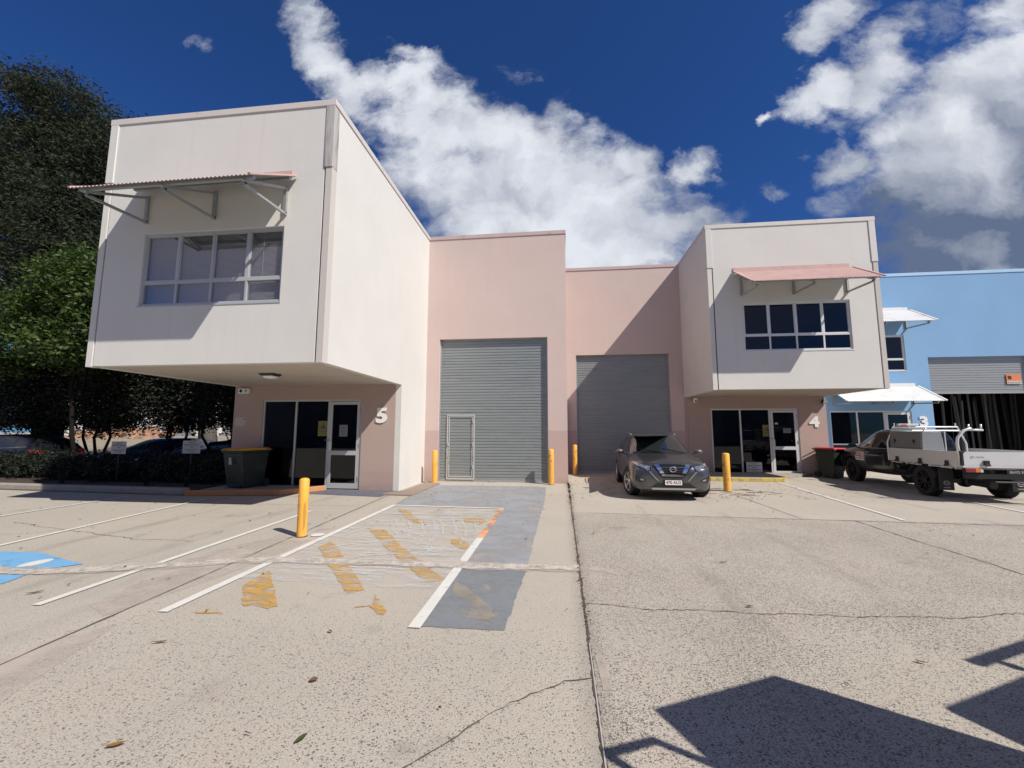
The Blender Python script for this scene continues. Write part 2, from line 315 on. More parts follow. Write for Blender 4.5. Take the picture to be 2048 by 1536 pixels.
# ---------------------------------------------------------------- ground and paving
def ground_mat():
    m = bpy.data.materials.new('concrete_paving'); m.use_nodes = True
    t = NT(m.node_tree); b = m.node_tree.nodes['Principled BSDF']; b.inputs['Specular IOR Level'].default_value = 0.35
    g = t.node('ShaderNodeNewGeometry').outputs['Position']; s = t.node('ShaderNodeSeparateXYZ', i_0=g).outputs
    wob = t.math('MULTIPLY', t.math('SUBTRACT', t.noise(g, 0.9, 4), 0.5), 0.6)
    right = t.smooth(s[0], 0.18, 0.20)                       # the slab right of the long joint has exposed stone
    near = t.smooth(t.math('ADD', s[1], wob), 3.9, 3.0)      # foreground is worn down to its stone
    left = t.smooth(s[0], -3.7, -4.2)
    farr = t.smooth(t.math('ADD', s[1], 0.0), 8.55, 8.48)
    expo = t.math('MAXIMUM', t.math('MULTIPLY', right, t.math('MULTIPLY', farr, 1.0)), t.math('MULTIPLY', t.math('MULTIPLY', near, t.math('SUBTRACT', 1.0, left)), 0.30))
    c = t.mix(t.noise(g, 0.55, 6, 0.62), (0.395, 0.355, 0.298), (0.56, 0.508, 0.43))
    c = t.mix(t.smooth(t.noise(t.mapping(g, (5, 2, 0)), 1.7, 5, 0.6), 0.5, 0.75, 0.0, 0.5), c, (0.50, 0.405, 0.345))
    c = t.mix(t.smooth(t.noise(t.mapping(g, (9, 5, 0), scale=(1, 0.35, 1)), 0.7, 6, 0.65), 0.52, 0.78, 0.0, 0.55), c, (0.245, 0.228, 0.205))
    # fine sand grain everywhere
    c = t.mix(t.smooth(t.noise(g, 95.0, 4, 0.75), 0.40, 0.64, 0.0, 0.62), c, (0.215, 0.192, 0.165))
    c = t.mix(t.smooth(t.noise(t.mapping(g, (4, 4, 0)), 120.0, 3, 0.7), 0.56, 0.70, 0.0, 0.45), c, (0.62, 0.57, 0.50))
    # dark and pale stones
    gd = t.vmath('ADD', g, t.vmath('SCALE', t.noise(g, 55.0, 2, col=True), 0.012))
    vc = t.voro(gd, 104.0, out=1); vd = t.voro(gd, 104.0)
    vs = t.node('ShaderNodeSeparateColor', i_0=vc).outputs
    patch = t.smooth(t.noise(g, 1.1, 4, 0.55), 0.34, 0.66)
    thr = t.math('ADD', 0.93, t.math('MULTIPLY', expo, t.math('ADD', -0.30, t.math('MULTIPLY', patch, -0.38))))
    stone = t.math('MULTIPLY', t.smooth(vs[0], thr, t.math('ADD', thr, 0.02)), t.smooth(vd, 0.60, 0.34))
    c = t.mix(t.math('MULTIPLY', stone, 0.92), c, t.mix(vs[1], (0.06, 0.058, 0.062), (0.25, 0.225, 0.195)))
    vc2 = t.node('ShaderNodeSeparateColor', i_0=t.voro(gd, 52.0, out=1)).outputs; vd2 = t.voro(gd, 52.0)
    thr2 = t.math('ADD', 0.99, t.math('MULTIPLY', expo, t.math('ADD', -0.10, t.math('MULTIPLY', patch, -0.22))))
    st2 = t.math('MULTIPLY', t.smooth(vc2[1], thr2, t.math('ADD', thr2, 0.02)), t.smooth(vd2, 0.50, 0.28))
    c = t.mix(t.math('MULTIPLY', st2, 0.85), c, (0.095, 0.09, 0.088))
    pale = t.math('MULTIPLY', t.smooth(vs[2], 0.965, 0.975), t.smooth(vd, 0.5, 0.3))
    c = t.mix(t.math('MULTIPLY', pale, t.math('ADD', 0.25, t.math('MULTIPLY', expo, 0.6))), c, (0.62, 0.60, 0.56))
    # slabs were poured apart: the left bays are greyer, the right ones a touch paler
    c = t.mix(t.smooth(s[0], -4.02, -4.06, 0.0, 0.35), c, t.mix(1.0, c, (0.86, 0.90, 0.90), 'MULTIPLY'))
    # tyre tracks worn in along the way into each door
    tyre = None
    for xc in (-7.0, -5.5, 1.6, 3.1, 7.6, 9.0):
        d_ = t.math('ABSOLUTE', t.math('SUBTRACT', t.math('ADD', s[0], t.math('MULTIPLY', wob, 0.35)), xc))
        k_ = t.smooth(d_, 0.22, 0.05); tyre = k_ if tyre is None else t.math('MAXIMUM', tyre, k_)
    tyre = t.math('MULTIPLY', tyre, t.smooth(t.noise(t.mapping(g, scale=(3, 0.4, 1)), 1.4, 4, 0.6), 0.42, 0.68, 0.0, 0.34))
    c = t.mix(tyre, c, (0.16, 0.148, 0.135))
    grime = t.math('MULTIPLY', t.smooth(t.math('ABSOLUTE', t.math('SUBTRACT', s[0], 0.19)), 0.16, 0.0), t.noise(g, 5.0, 5, 0.7))
    c = t.mix(t.math('MULTIPLY', grime, 0.55), c, (0.15, 0.125, 0.10))
    # oil and tyre stains in the bays
    oil = t.math('MULTIPLY', t.smooth(t.noise(t.mapping(g, (1, 4, 0)), 1.25, 4, 0.5), 0.62, 0.78), 0.50)
    c = t.mix(oil, c, (0.13, 0.122, 0.112))
    t.set(b.inputs['Base Color'], c)
    t.set(b.inputs['Roughness'], t.math('SUBTRACT', 0.92, t.math('MULTIPLY', stone, 0.25)))
    h = t.math('ADD', t.noise(g, 150.0, 4, 0.65), t.math('MULTIPLY', stone, -0.8))
    bn = t.node('ShaderNodeBump', i_Strength=0.45, i_Distance=0.005, i_Height=h); t.l.new(bn.outputs[0], b.inputs['Normal'])
    return m
GROUND = ground_mat()
tag(MB().add([(-400, -300, 0), (400, -300, 0), (400, 500, 0), (-400, 500, 0)], [(0, 1, 2, 3)]).build('ground', GROUND), kind='structure')
def paint_mat(name, col, wear=0.5, scale=(1, 1, 1), ns=6.0, band=0.10, rough=0.75, tone=0.12, maxa=1.0, grit=0.3):
    """road paint worn through to the concrete beneath it"""
    m = bpy.data.materials.new(name); m.use_nodes = True; MATS[name] = m
    t = NT(m.node_tree); b = m.node_tree.nodes['Principled BSDF']; b.inputs['Roughness'].default_value = rough
    g = t.node('ShaderNodeNewGeometry').outputs['Position']
    c = t.mix(t.noise(g, 3.0, 5, 0.6), tuple(x*(1-tone) for x in col), tuple(min(1, x*(1+tone)) for x in col))
    c = t.mix(t.smooth(t.noise(g, 26.0 if grit > 0.4 else 170.0, 6, 0.8), 0.42, 0.62, 0.0, grit), c, tuple(x*0.55 for x in col))
    t.set(b.inputs['Base Color'], c)
    n = t.math('ADD', t.math('MULTIPLY', t.noise(t.mapping(g, scale=scale), ns, 7, 0.68), 0.85), t.math('MULTIPLY', t.noise(g, 120.0, 2, 0.6), 0.15))
    t.set(b.inputs['Alpha'], t.math('MULTIPLY', t.smooth(n, wear-band, wear+band), maxa))
    bn = t.node('ShaderNodeBump', i_Strength=0.3, i_Distance=0.004, i_Height=t.noise(g, 150.0, 3, 0.6)); t.l.new(bn.outputs[0], b.inputs['Normal'])
    return m
LINEW = paint_mat('white_line_paint', (0.66, 0.645, 0.60), 0.36, ns=9, band=0.07)
LINEO = paint_mat('orange_line_paint', (0.72, 0.36, 0.18), 0.46, ns=3)
BAYBLUE = paint_mat('faded_blue_paint', (0.225, 0.245, 0.265), 0.42, ns=2.4, band=0.13, maxa=0.86)
BAYPALE = paint_mat('chalky_blue_paint', (0.335, 0.35, 0.375), 0.42, ns=1.3, band=0.16, maxa=0.85)
SIGNBLUE = paint_mat('bright_blue_paint', (0.17, 0.39, 0.63), 0.36, ns=6, band=0.08)
ORANGE = paint_mat('worn_orange_paint', (0.58, 0.345, 0.09), 0.475, scale=(1, 2.0, 1), ns=5.0, band=0.12, maxa=0.88)
SMEAR = paint_mat('white_smears', (0.66, 0.68, 0.70), 0.555, scale=(0.8, 2.3, 1), ns=2.6, band=0.12, maxa=0.55)
SMEARL = paint_mat('white_brush_marks', (0.64, 0.65, 0.66), 0.47, ns=8, band=0.12, maxa=0.62)
PATCHC = paint_mat('pale_mortar_patch', (0.53, 0.485, 0.425), 0.42, ns=9, band=0.16, rough=0.95, tone=0.2, grit=0.42)
PALEC = paint_mat('pale_cement_smear', (0.55, 0.48, 0.42), 0.46, ns=2.2, band=0.14, maxa=0.75)
TANP = paint_mat('faded_tan_paint', (0.42, 0.36, 0.28), 0.45, ns=4, band=0.14, maxa=0.62)
def rough_poly(P, amp, step=0.045, seed=7):
    r = random.Random(seed+len(P)+int(abs(P[0][0])*97)); out = []
    for i in range(len(P)):
        a, b = Vector(P[i]), Vector(P[(i+1) % len(P)]); n = max(1, int((b-a).length/step)); w = 0
        for k in range(n):
            w = w*0.6+r.uniform(-amp, amp); d = (b-a).normalized(); p = a.lerp(b, k/n)+Vector((-d.y, d.x))*(w if k else 0); out.append((p.x, p.y))
    return out
def sheet(name, poly, m, z, kind='structure', rough=0.0):
    if rough: poly = rough_poly(poly, rough)
    return tag(MB().add([(x, y, z) for x, y in poly], [tuple(range(len(poly)))]).build(name, m), kind=kind)
def strip_pts(pts, w, jit=0.0, seed=1, step=0.12):
    r = random.Random(seed); out = []
    for (a, b) in zip(pts[:-1], pts[1:]):
        a, b = Vector(a), Vector(b); n = max(1, int((b-a).length/step))
        for i in range(n): out.append(a.lerp(b, i/n))
    out.append(Vector(pts[-1])); L, R = [], []
    ph = r.random()*9
    for i, p in enumerate(out):
        d = (out[min(i+1, len(out)-1)]-out[max(i-1, 0)]).normalized(); nrm = Vector((-d.y, d.x))
        k = jit*(r.uniform(-1, 1)+1.2*math.sin(i*0.37+ph)) if 0 < i < len(out)-1 else 0
        ww = w*(1+(r.uniform(-0.55, 0.6) if jit else 0))/2
        L.append(p+nrm*(k+ww)); R.append(p+nrm*(k-ww))
    return L, R
def strip(name, pts, w, m, z, jit=0.0, seed=1, step=0.12, kind='structure', mb=None):
    L, R = strip_pts(pts, w, jit, seed, step); b = mb or MB()
    b.quadstrip([(p.x, p.y, z) for p in L], [(p.x, p.y, z) for p in R])
    if mb is None: return tag(b.build(name, m), kind=kind)
# slab joints and cracks
strip('long_joint', [(0.19, 16.4), (0.19, 3.6), (0.19, -2)], 0.019, mat('joint_grime', (0.085, 0.068, 0.052), 0.95, var=0.4, vscale=8), 0.0045, 0.0022, 3, 0.03)
strip('joint_sealant_strip', [(0.192, 3.45), (0.192, -2)], 0.008, mat('pale_sealant', (0.42, 0.39, 0.36), 0.7, var=0.2), 0.0075)
CRK = mat('crack_dark', (0.10, 0.088, 0.075), 0.95, var=0.35, vscale=9)  # dark colour of the slab joints and cracks
for k, (pts, w, j) in enumerate([
    ([(-3.84, -2), (-3.84, 2.65), (-4.04, 5.83), (-4.30, 10.4)], 0.020, 0.003),
    ([(0.20, 8.61), (7.77, 8.34), (16, 8.2)], 0.014, 0.002), ([(4.31, 11.86), (4.37, 8.45)], 0.012, 0.002), ([(5.2, 8.4), (5.14, 5.56), (5.2, 1)], 0.014, 0.01),
    ([(-4.2, 8.75), (-9.2, 8.7)], 0.008, 0.002), ([(-3.9, 10.9), (0.19, 10.9)], 0.008, 0.002), ([(0.19, 11.3), (3.0, 11.3)], 0.008, 0.002)]):
    strip('slab_joint', pts, w, CRK, 0.0042+k*0.0002, j, k+11)
for k, (pts, w, j) in enumerate([
    ([(0.2, 4.18), (0.7, 4.12), (1.21, 4.13), (2.3, 4.16), (3.31, 4.24), (4.04, 4.41), (6, 4.5)], 0.0075, 0.014),
    ([(0.18, 2.97), (0.0, 2.92), (-0.31, 2.65), (-0.5, 2.45), (-0.76, 2.12), (-1.0, 1.6)], 0.008, 0.008),
    ([(-9.5, 6.5), (-8.3, 6.2), (-7.4, 6.0), (-6.3, 5.75), (-5.3, 5.75)], 0.008, 0.016), ([(-9.0, 5.5), (-8.2, 5.9), (-7.9, 6.5)], 0.006, 0.01)]):
    strip('paving_crack', pts, w, CRK, 0.0058+k*0.0002, j, k+31, 0.05)
# mortar filled trench right across the bays
def wavy_band(name, pts, w, m, z, seed, amp=0.02):
    r = random.Random(seed); P = []
    for a, b in zip(pts[:-1], pts[1:]):
        a, b = Vector(a), Vector(b); n = max(1, int((b-a).length/0.03)); P += [a.lerp(b, i/n) for i in range(n)]
    P.append(Vector(pts[-1])); A = []; B = []; va = vb = 0
    for p in P:
        va = va*0.85+r.uniform(-amp, amp)*0.5; vb = vb*0.85+r.uniform(-amp, amp)*0.5
        A.append((p.x, p.y+w/2+va, z)); B.append((p.x, p.y-w/2+vb, z))
    return tag(MB().quadstrip(A, B).build(name, m), kind='structure')
wavy_band('trench_feather', [(-9.5, 4.15), (-6.6, 4.30), (-5.82, 4.32), (-4.8, 4.62), (-3.9, 5.02), (-2.5, 5.10), (-1.0, 5.12), (0.19, 5.19)], 0.27, PALEC, 0.0108, 8, 0.03)
wavy_band('trench_patch', [(-9.5, 4.15), (-6.6, 4.30), (-5.82, 4.32), (-4.8, 4.62), (-3.9, 5.02), (-2.5, 5.10), (-1.0, 5.12), (0.19, 5.19)], 0.17, PATCHC, 0.0114, 5, 0.022)
sheet('cement_smear', [(-4.35, 3.6), (-3.95, 3.4), (-3.72, 4.6), (-3.68, 6.0), (-4.35, 6.3), (-4.7, 5.1)], PALEC, 0.0040)
sheet('cement_smear', [(-4.05, -0.5), (-3.80, -0.5), (-3.30, 2.3), (-3.68, 3.3), (-3.92, 3.0)], PALEC, 0.0040)
strip('cement_smear', [(0.30, 5.2), (0.62, 5.1)], 0.16, PALEC, 0.0040); strip('cement_smear', [(0.25, 3.25), (0.27, 2.85)], 0.06, PALEC, 0.0040)
# painted markings
sheet('faded_blue_bay', [(-1.24, 5.06), (-1.24, 3.53), (-0.47, 3.55), (-0.42, 5.08)], BAYBLUE, 0.0062, rough=0.008)
sheet('chalky_blue_bay', [(-3.95, 12.4), (-0.45, 12.4), (-0.40, 9.9), (-0.42, 5.08), (-1.24, 5.06), (-1.24, 8.95), (-3.62, 9.0), (-3.75, 10.2)], BAYPALE, 0.0064, rough=0.008)
strip('bay_line', [(-3.52, 3.53), (-3.60, 8.9)], 0.10, LINEW, 0.0104); strip('bay_line', [(-3.62, 8.93), (-1.20, 8.84)], 0.09, LINEW, 0.0108)
strip('bay_line', [(-1.21, 3.50), (-1.225, 6.4)], 0.105, LINEW, 0.0104); strip('bay_line', [(-1.225, 6.4), (-1.235, 8.79)], 0.105, LINEO, 0.0104)
strip('bay_line', [(-4.80, 3.52), (-4.98, 8.12)], 0.085, LINEW, 0.0104); strip('bay_line', [(-7.60, 3.3), (-7.78, 5.2), (-8.3, 9.2)], 0.085, LINEW, 0.0104)
strip('bay_line', [(-10.30, 4.0), (-10.50, 9.3)], 0.085, LINEW, 0.0104); strip('bay_line', [(6.72, 14.34), (6.11, 8.55)], 0.085, LINEW, 0.0104)
strip('bay_line', [(9.6, 14.6), (9.0, 8.6)], 0.085, LINEW, 0.0104); strip('bay_line', [(12.2, 14.6), (11.9, 8.6)], 0.085, LINEW, 0.0104)
ORP = [[(-3.299, 4.205), (-3.361, 4.705), (-2.989, 4.271), (-2.724, 3.933), (-2.59, 3.775), (-2.652, 3.713), (-2.75, 3.745), (-2.895, 3.727)], [(-3.356, 5.68), (-3.342, 5.947), (-3.171, 5.806), (-2.715, 5.206), (-2.239, 4.589), (-1.99, 4.252), (-2.042, 4.166), (-2.105, 4.107), (-2.468, 4.561), (-2.918, 5.099)], [(-1.887, 3.805), (-1.887, 3.859), (-1.746, 3.887), (-1.854, 4.162), (-1.708, 3.995), (-1.561, 3.801), (-1.554, 3.709), (-1.627, 3.71), (-1.774, 3.884), (-1.871, 3.828)], [(-3.238, 6.885), (-3.067, 6.797), (-2.86, 6.752), (-2.584, 6.391), (-2.277, 5.915), (-1.768, 5.279), (-1.445, 4.85), (-1.258, 4.66), (-1.307, 4.577), (-1.43, 4.532), (-1.67, 4.822), (-2.015, 5.249), (-2.434, 5.767)], [(-3.367, 8.547), (-3.124, 8.467), (-2.733, 7.811), (-2.396, 7.375), (-2.486, 7.243), (-2.776, 7.538)], [(-1.665, 6.323), (-1.539, 6.427), (-1.30, 6.038), (-1.30, 5.808), (-1.43, 5.839), (-1.571, 6.054)], [(-1.833, 7.831), (-1.45, 7.789), (-1.33, 7.631), (-1.401, 7.298), (-1.709, 7.5)], [(-3.255, 3.587), (-2.996, 3.597), (-2.952, 3.552), (-3.202, 3.542)]]
for k, P in enumerate(ORP): sheet('orange_hatch_remnant', P, ORANGE, 0.0070, rough=0.011)
sheet('tan_hatch_remnant', [(-1.15, 4.6), (-0.968, 4.402), (-0.697, 4.036), (-0.588, 3.785), (-0.64, 3.711), (-0.838, 3.726), (-0.823, 3.965), (-1.079, 4.23)], TANP, 0.0085, rough=0.012)
sheet('white_smears', [(-3.55, 4.4), (-1.28, 4.3), (-1.28, 8.8), (-3.57, 8.85)], SMEAR, 0.0090)
ARC = [[(-2.999, 7.511), (-2.719, 6.948), (-2.57, 6.456)], [(-2.776, 7.538), (-2.442, 6.803), (-2.314, 6.244)], [(-2.524, 7.484), (-2.195, 6.765), (-2.012, 5.947), (-2.04, 5.573)], [(-2.329, 7.593), (-2.04, 6.853), (-1.885, 6.097), (-1.871, 5.48)], [(-2.195, 7.61), (-1.911, 6.868), (-1.771, 6.111), (-1.773, 5.448)], [(-1.949, 7.554), (-1.735, 6.96), (-1.667, 6.566)], [(-1.744, 7.455), (-1.511, 6.747), (-1.435, 6.152), (-1.45, 5.645)], [(-1.613, 7.681), (-1.372, 6.934), (-1.296, 6.368)], [(-3.304, 7.56), (-2.976, 7.69), (-2.016, 7.632), (-1.315, 7.549)], [(-3.314, 6.987), (-3.059, 7.213), (-2.871, 7.196)], [(-3.501, 8.003), (-2.513, 8.027), (-1.547, 8.051)], [(-3.252, 5.544), (-3.001, 5.88), (-2.613, 6.008)], [(-2.879, 5.144), (-2.461, 5.365), (-2.112, 5.496)], [(-2.769, 4.741), (-2.394, 4.718), (-2.14, 4.682)], [(-2.489, 4.9), (-2.124, 4.908), (-1.757, 4.899)], [(-2.269, 5.546), (-1.915, 5.707), (-1.661, 5.786)], [(-3.332, 6.208), (-3.229, 6.638), (-3.188, 7.003)], [(-2.6, 5.45), (-2.0, 5.52), (-1.35, 5.44)], [(-3.2, 6.35), (-2.7, 6.25), (-2.1, 6.3)]]
am = MB()
for k, P in enumerate(ARC):
    Q = []
    for i in range(len(P)-1):   # round the brush strokes off
        a, b = Vector(P[i]), Vector(P[i+1]); Q += [a, a.lerp(b, 0.5)]
    Q.append(Vector(P[-1])); Q2 = [Q[0]]+[(Q[i-1]+Q[i]*2+Q[i+1])/4 for i in range(1, len(Q)-1)]+[Q[-1]]
    strip('', [tuple(q) for q in Q2], 0.036, None, 0.0098+k*0.00006, 0.006, k+3, 0.035, mb=am)
tag(am.build('white_brush_marks', SMEARL), kind='structure')
# accessible-parking symbol, cut by the trench
sheet('blue_bay_square', [(-7.4, 4.95), (-6.85, 4.98), (-5.72, 4.62), (-5.95, 4.40), (-6.8, 4.36), (-7.4, 4.2)], SIGNBLUE, 0.0070, rough=0.008)
sheet('blue_bay_square', [(-7.4, 4.06), (-6.3, 4.16), (-5.92, 4.22), (-5.83, 3.95), (-5.80, 3.72), (-7.2, 3.4)], SIGNBLUE, 0.0070, rough=0.008)
def disc(cx, cy, rx, ry, n=24, ang=0): return [(cx+rx*math.cos(2*math.pi*k/n)*math.cos(ang)-ry*math.sin(2*math.pi*k/n)*math.sin(ang), cy+rx*math.cos(2*math.pi*k/n)*math.sin(ang)+ry*math.sin(2*math.pi*k/n)*math.cos(ang)) for k in range(n)]
sheet('symbol_head', disc(-6.32, 4.58, 0.10, 0.17), LINEW, 0.0100)
strip('symbol_body', [(-6.5, 4.12), (-6.9, 4.0)], 0.16, LINEW, 0.0100)
sheet('drain_cover', disc(-3.74, 6.29, 0.10, 0.10), mat('pale_cover', (0.62, 0.62, 0.60), 0.7, var=0.1), 0.0100)
sheet('entry_apron', [(-4.55, 10.30), (-3.66, 10.20), (-3.66, 12.6), (-4.14, 13.0), (-4.2, 11.0)], mat('brown_concrete', (0.27, 0.205, 0.165), 0.9, var=0.25, bump=0.4), 0.0300)
MB().add([(-4.55, 10.30, 0.0), (-3.66, 10.20, 0.0), (-3.66, 10.20, 0.0299), (-4.55, 10.30, 0.0299), (-3.66, 12.6, 0.0), (-3.66, 12.6, 0.0299)], [(0, 1, 2, 3), (1, 4, 5, 2)]).build('apron_edge', MATS['brown_concrete'])['kind'] = 'structure'
sheet('entry_paint', [(-6.9, 10.3), (-4.4, 10.0), (-4.35, 11.08), (-6.9, 11.08)], mat('slate_paint', (0.115, 0.12, 0.15), 0.7, var=0.25, dirt=((0.3, 0.28, 0.26), 5, 0.6, 0.7)), 0.0050)
# ---------------------------------------------------------------- buildings
def window(parent, x0, x1, z0, z1, y, blind=None, fm=None):
    """8-light aluminium window set in an opening whose wall face is at y"""
    fm = fm or ALU; yf = y+0.035; cols = 4; zt = z0+(z1-z0)*0.315
    f = MB(parent.location); d0, d1 = yf, yf+0.06; w = 0.045
    f.box(x0, x1, d0, d1, z1-w, z1); f.box(x0, x1, d0, d1, z0, z0+w)
    f.box(x0, x0+w, d0, d1, z0+w, z1-w); f.box(x1-w, x1, d0, d1, z0+w, z1-w); f.box(x0+w, x1-w, d0, d1, zt-0.03, zt+0.03)
    cw = (x1-x0)/cols
    for i in range(1, cols):
        f.box(x0+i*cw-0.022, x0+i*cw+0.022, d0+0.002, d1-0.002, z0+w, zt-0.03)
        f.box(x0+i*cw-0.026, x0+i*cw+0.026, d0-0.004+0.012*(i % 2), d1-0.002, zt+0.03, z1-w)
    win = f.build('window', fm, parent)
    s = MB(parent.location)
    for i in range(cols):   # sashes stand a little inside the frame
        a, b = x0+i*cw+(w if i == 0 else 0.026), x0+(i+1)*cw-(w if i == cols-1 else 0.026); k = 0.012*(i % 2)+0.008
        for q in ((a, a+0.022, zt+0.03, z1-w), (b-0.022, b, zt+0.03, z1-w), (a+0.022, b-0.022, z1-w-0.03, z1-w), (a+0.022, b-0.022, zt+0.03, zt+0.055)): s.box(q[0], q[1], d0+k, d0+k+0.03, q[2], q[3])
    s.build('sash', fm, win)
    for i in range(cols):
        a, b = x0+i*cw+0.02, x0+(i+1)*cw-0.02
        MB(parent.location).box(a, b, yf+0.030, yf+0.034, zt+0.02, z1-0.02).build('pane', GLASS if blind else GLASSD, win)
        MB(parent.location).box(a, b, yf+0.030, yf+0.034, z0+0.02, zt-0.02).build('pane', GLASS if blind else GLASSD, win)
    if blind:
        b = MB(parent.location); z = z0+0.05
        while z < z1-0.02:
            b.add([(x0+0.03, yf+0.10, z), (x1-0.03, yf+0.10, z), (x1-0.03, yf+0.118, z+0.026), (x0+0.03, yf+0.118, z+0.026)], [(0, 1, 2, 3)]); z += 0.024
        b.build('blind', blind, win)
        MB(parent.location).tube([(x1-0.5, yf+0.09, zt), (x1-0.5, yf+0.09, z1)], 0.006, 5).build('blind_wand', WHITE, win)
    MB(parent.location).box(x0-0.1, x1+0.1, y+0.32, y+0.34, z0-0.1, z1+0.1).build('dark_backing', DARK, win)  # dark board close behind the panes stands in for the unlit room
    r = MB(parent.location); r.box(x0-0.045, x1+0.02, y-0.012, y+0.03, z0-0.035, z0-0.001); r.build('sill', fm, win)
    return win
def awning(parent, x0, x1, y, ztop, m, drop=0.75, out=1.23):
    off = parent.location
    sh = MB(off); n = 45; seg = 6; ys = [y-0.03, y-out]; zs = [ztop-0.02, ztop-drop]
    top = []; bot = []
    for i in range(n*seg+1):
        x = x0+(x1-x0)*i/(n*seg); h = 0.010*math.cos(2*math.pi*i/seg)
        top.append((x, ys[0], zs[0]+h)); bot.append((x, ys[1], zs[1]+h))
    sh.quadstrip(top, bot); ob = sh.build('awning_sheet', m, None, smooth=True)
    un = MB(off); un.quadstrip([(a, b, c-0.0035) for a, b, c in top], [(a, b, c-0.0035) for a, b, c in bot]); un.build('awning_underside', AWNU, ob, smooth=True)
    f = MB(off); f.box(x0-0.02, x1-0.10, y-0.022, y-0.002, ztop-0.02, ztop+0.11); f.build('awning_flashing', m, ob)
    e = MB(off)
    for x in (x0, x1): e.bar((x, y-0.03, ztop-0.005), (x, y-out, ztop-drop+0.015), 0.05, 0.03)
    e.build('edge_capping', m, ob)
    sl = (drop-0.02)/(out-0.03)
    g = MB(off)
    for k in (0.16, out-0.16): g.box(x0+0.03, x1-0.03, y-k-0.03, y-k+0.03, ztop-0.02-sl*(k-0.03)-0.075, ztop-0.02-sl*(k-0.03)-0.022)
    g.build('purlin', GALV, ob)
    for x in (x0+0.20, (x0+x1)/2, x1-0.20):
        b = MB(off); zb = ztop-drop-0.06
        b.box(x-0.03, x+0.03, y-0.052, y-0.002, zb, zb+0.58)
        b.bar((x, y-0.05, zb+0.54), (x, y-out+0.10, ztop-drop-0.03), 0.045, 0.045)
        b.bar((x, y-0.05, zb+0.03), (x, y-out+0.13, ztop-drop-0.075), 0.045, 0.045)
        br = b.build('bracket', GALV, ob)
        p = MB(off)
        p.tube([(x-0.035, y-out+0.16, ztop-drop-0.05), (x+0.035, y-out+0.16, ztop-drop-0.05)], 0.018, 8)
        p.tube([(x-0.035, y-0.03, zb+0.05), (x+0.035, y-0.03, zb+0.05)], 0.016, 8); p.build('bolt', BLACK, br)
    ob.parent = parent
    return ob
def shopfront(parent, x0, x1, y, z1, fm, door_right=True, transom=False):
    off = parent.location; w = 0.05; yd0, yd1 = y+0.03, y+0.10; dw = 0.96
    xa = x1-dw; xm = (x0+xa)/2
    f = MB(off)
    f.box(x0, x1, yd0, yd1, z1-w, z1); f.box(x0, xa, yd0, yd1, 0.02, 0.02+w)
    for x in (x0, xm-w/2, xa-w, x1-w): f.box(x, x+w, yd0-0.002, yd1+0.002, 0.021, z1-w-0.001)
    sf = f.build('shopfront_frame', fm, parent)
    for a, b in ((x0+w, xm-w/2), (xm+w/2, xa-w)):
        MB(off).box(a, b, y+0.06, y+0.066, 0.07, z1-w).build('pane', GLASSD, sf)
        if transom: MB(off).box(a, b, yd0+0.004, yd1-0.01, 1.05, 1.10).build('rail', fm, sf)
    MB(off).box(x0-0.05, x1+0.05, y+0.30, y+0.32, 0, z1+0.05).build('dark_backing', NAVY, sf)  # navy board close behind the glass stands in for the dark room
    # door leaf
    d = MB(off); a, b = xa+0.008, x1-w-0.008; s = 0.085; zt = z1-w-0.012
    d.box(a, a+s, yd0-0.01, yd0+0.035, 0.03, zt); d.box(b-s, b, yd0-0.01, yd0+0.035, 0.03, zt)
    d.box(a+s, b-s, yd0-0.01, yd0+0.035, zt-s, zt); d.box(a+s, b-s, yd0-0.01, yd0+0.035, 0.03, 0.17); d.box(a+s, b-s, yd0-0.01, yd0+0.035, 0.93, 1.05)
    door = d.build('door', fm, parent)
    MB(off).box(a+s, b-s, y+0.045, y+0.051, 0.17, zt-s).build('pane', GLASSD, door)
    h = MB(off); h.box(a+0.012, a+0.10, yd0-0.035, yd0-0.011, 1.06, 1.30); h.build('lock_plate', ALUW, door, bevel=0.004)
    h = MB(off); h.tube([(a+0.03, yd0-0.012, 1.34), (a+0.03, yd0-0.06, 1.34), (a-0.09, yd0-0.06, 1.34)], 0.013, 8); h.build('handle', CHROME, door)
    g = MB(off)
    for z in (0.25, 1.15, 2.1): g.tube([(b+0.002, yd0-0.02, z), (b+0.002, yd0-0.02, z+0.11)], 0.012, 8)
    g.build('hinge', GALV, door)
    return sf, door, xa
def roller(parent, x0, x1, ztop, zbot, y, m, pitch=0.093):
    off = parent.location; c = MB(off); prof = []; z = zbot+0.06
    while z < ztop+0.1:
        prof += [(0, z), (0, z+pitch*0.66), (0.012, z+pitch*0.74), (0.012, z+pitch*0.92)]; z += pitch
    xs = [x0+0.001+(x1-x0-0.002)*i/6 for i in range(7)]; r = random.Random(int(x0*10)); n = len(prof)
    for i in range(6):
        vs = [(x, y+d, zz) for x in (xs[i], xs[i+1]) for d, zz in prof]
        c.add(vs, [(k, k+1, n+k+1, n+k) for k in range(n-1)])
    cur = c.build('roller_door', m, parent, merge=True)
    b = MB(off); b.box(x0+0.01, x1-0.01, y-0.012, y+0.02, zbot+0.003, zbot+0.065); b.build('bottom_rail', GALV, cur)
    t = MB(off)
    for x in (x0+0.02, x1-0.02): t.box(x-0.019, x+0.019, y-0.03, y+0.03, 0.0, ztop)
    t.build('guide_track', GALV, cur)
    return cur
def number(parent, s, x, z, y, size=0.54):
    o = text_mesh('unit_number', s, size, WHITE, parent, (x-parent.location.x, y-0.02-parent.location.y, z), ext=0.007, bold=0.045, sx=1.25)
    return o
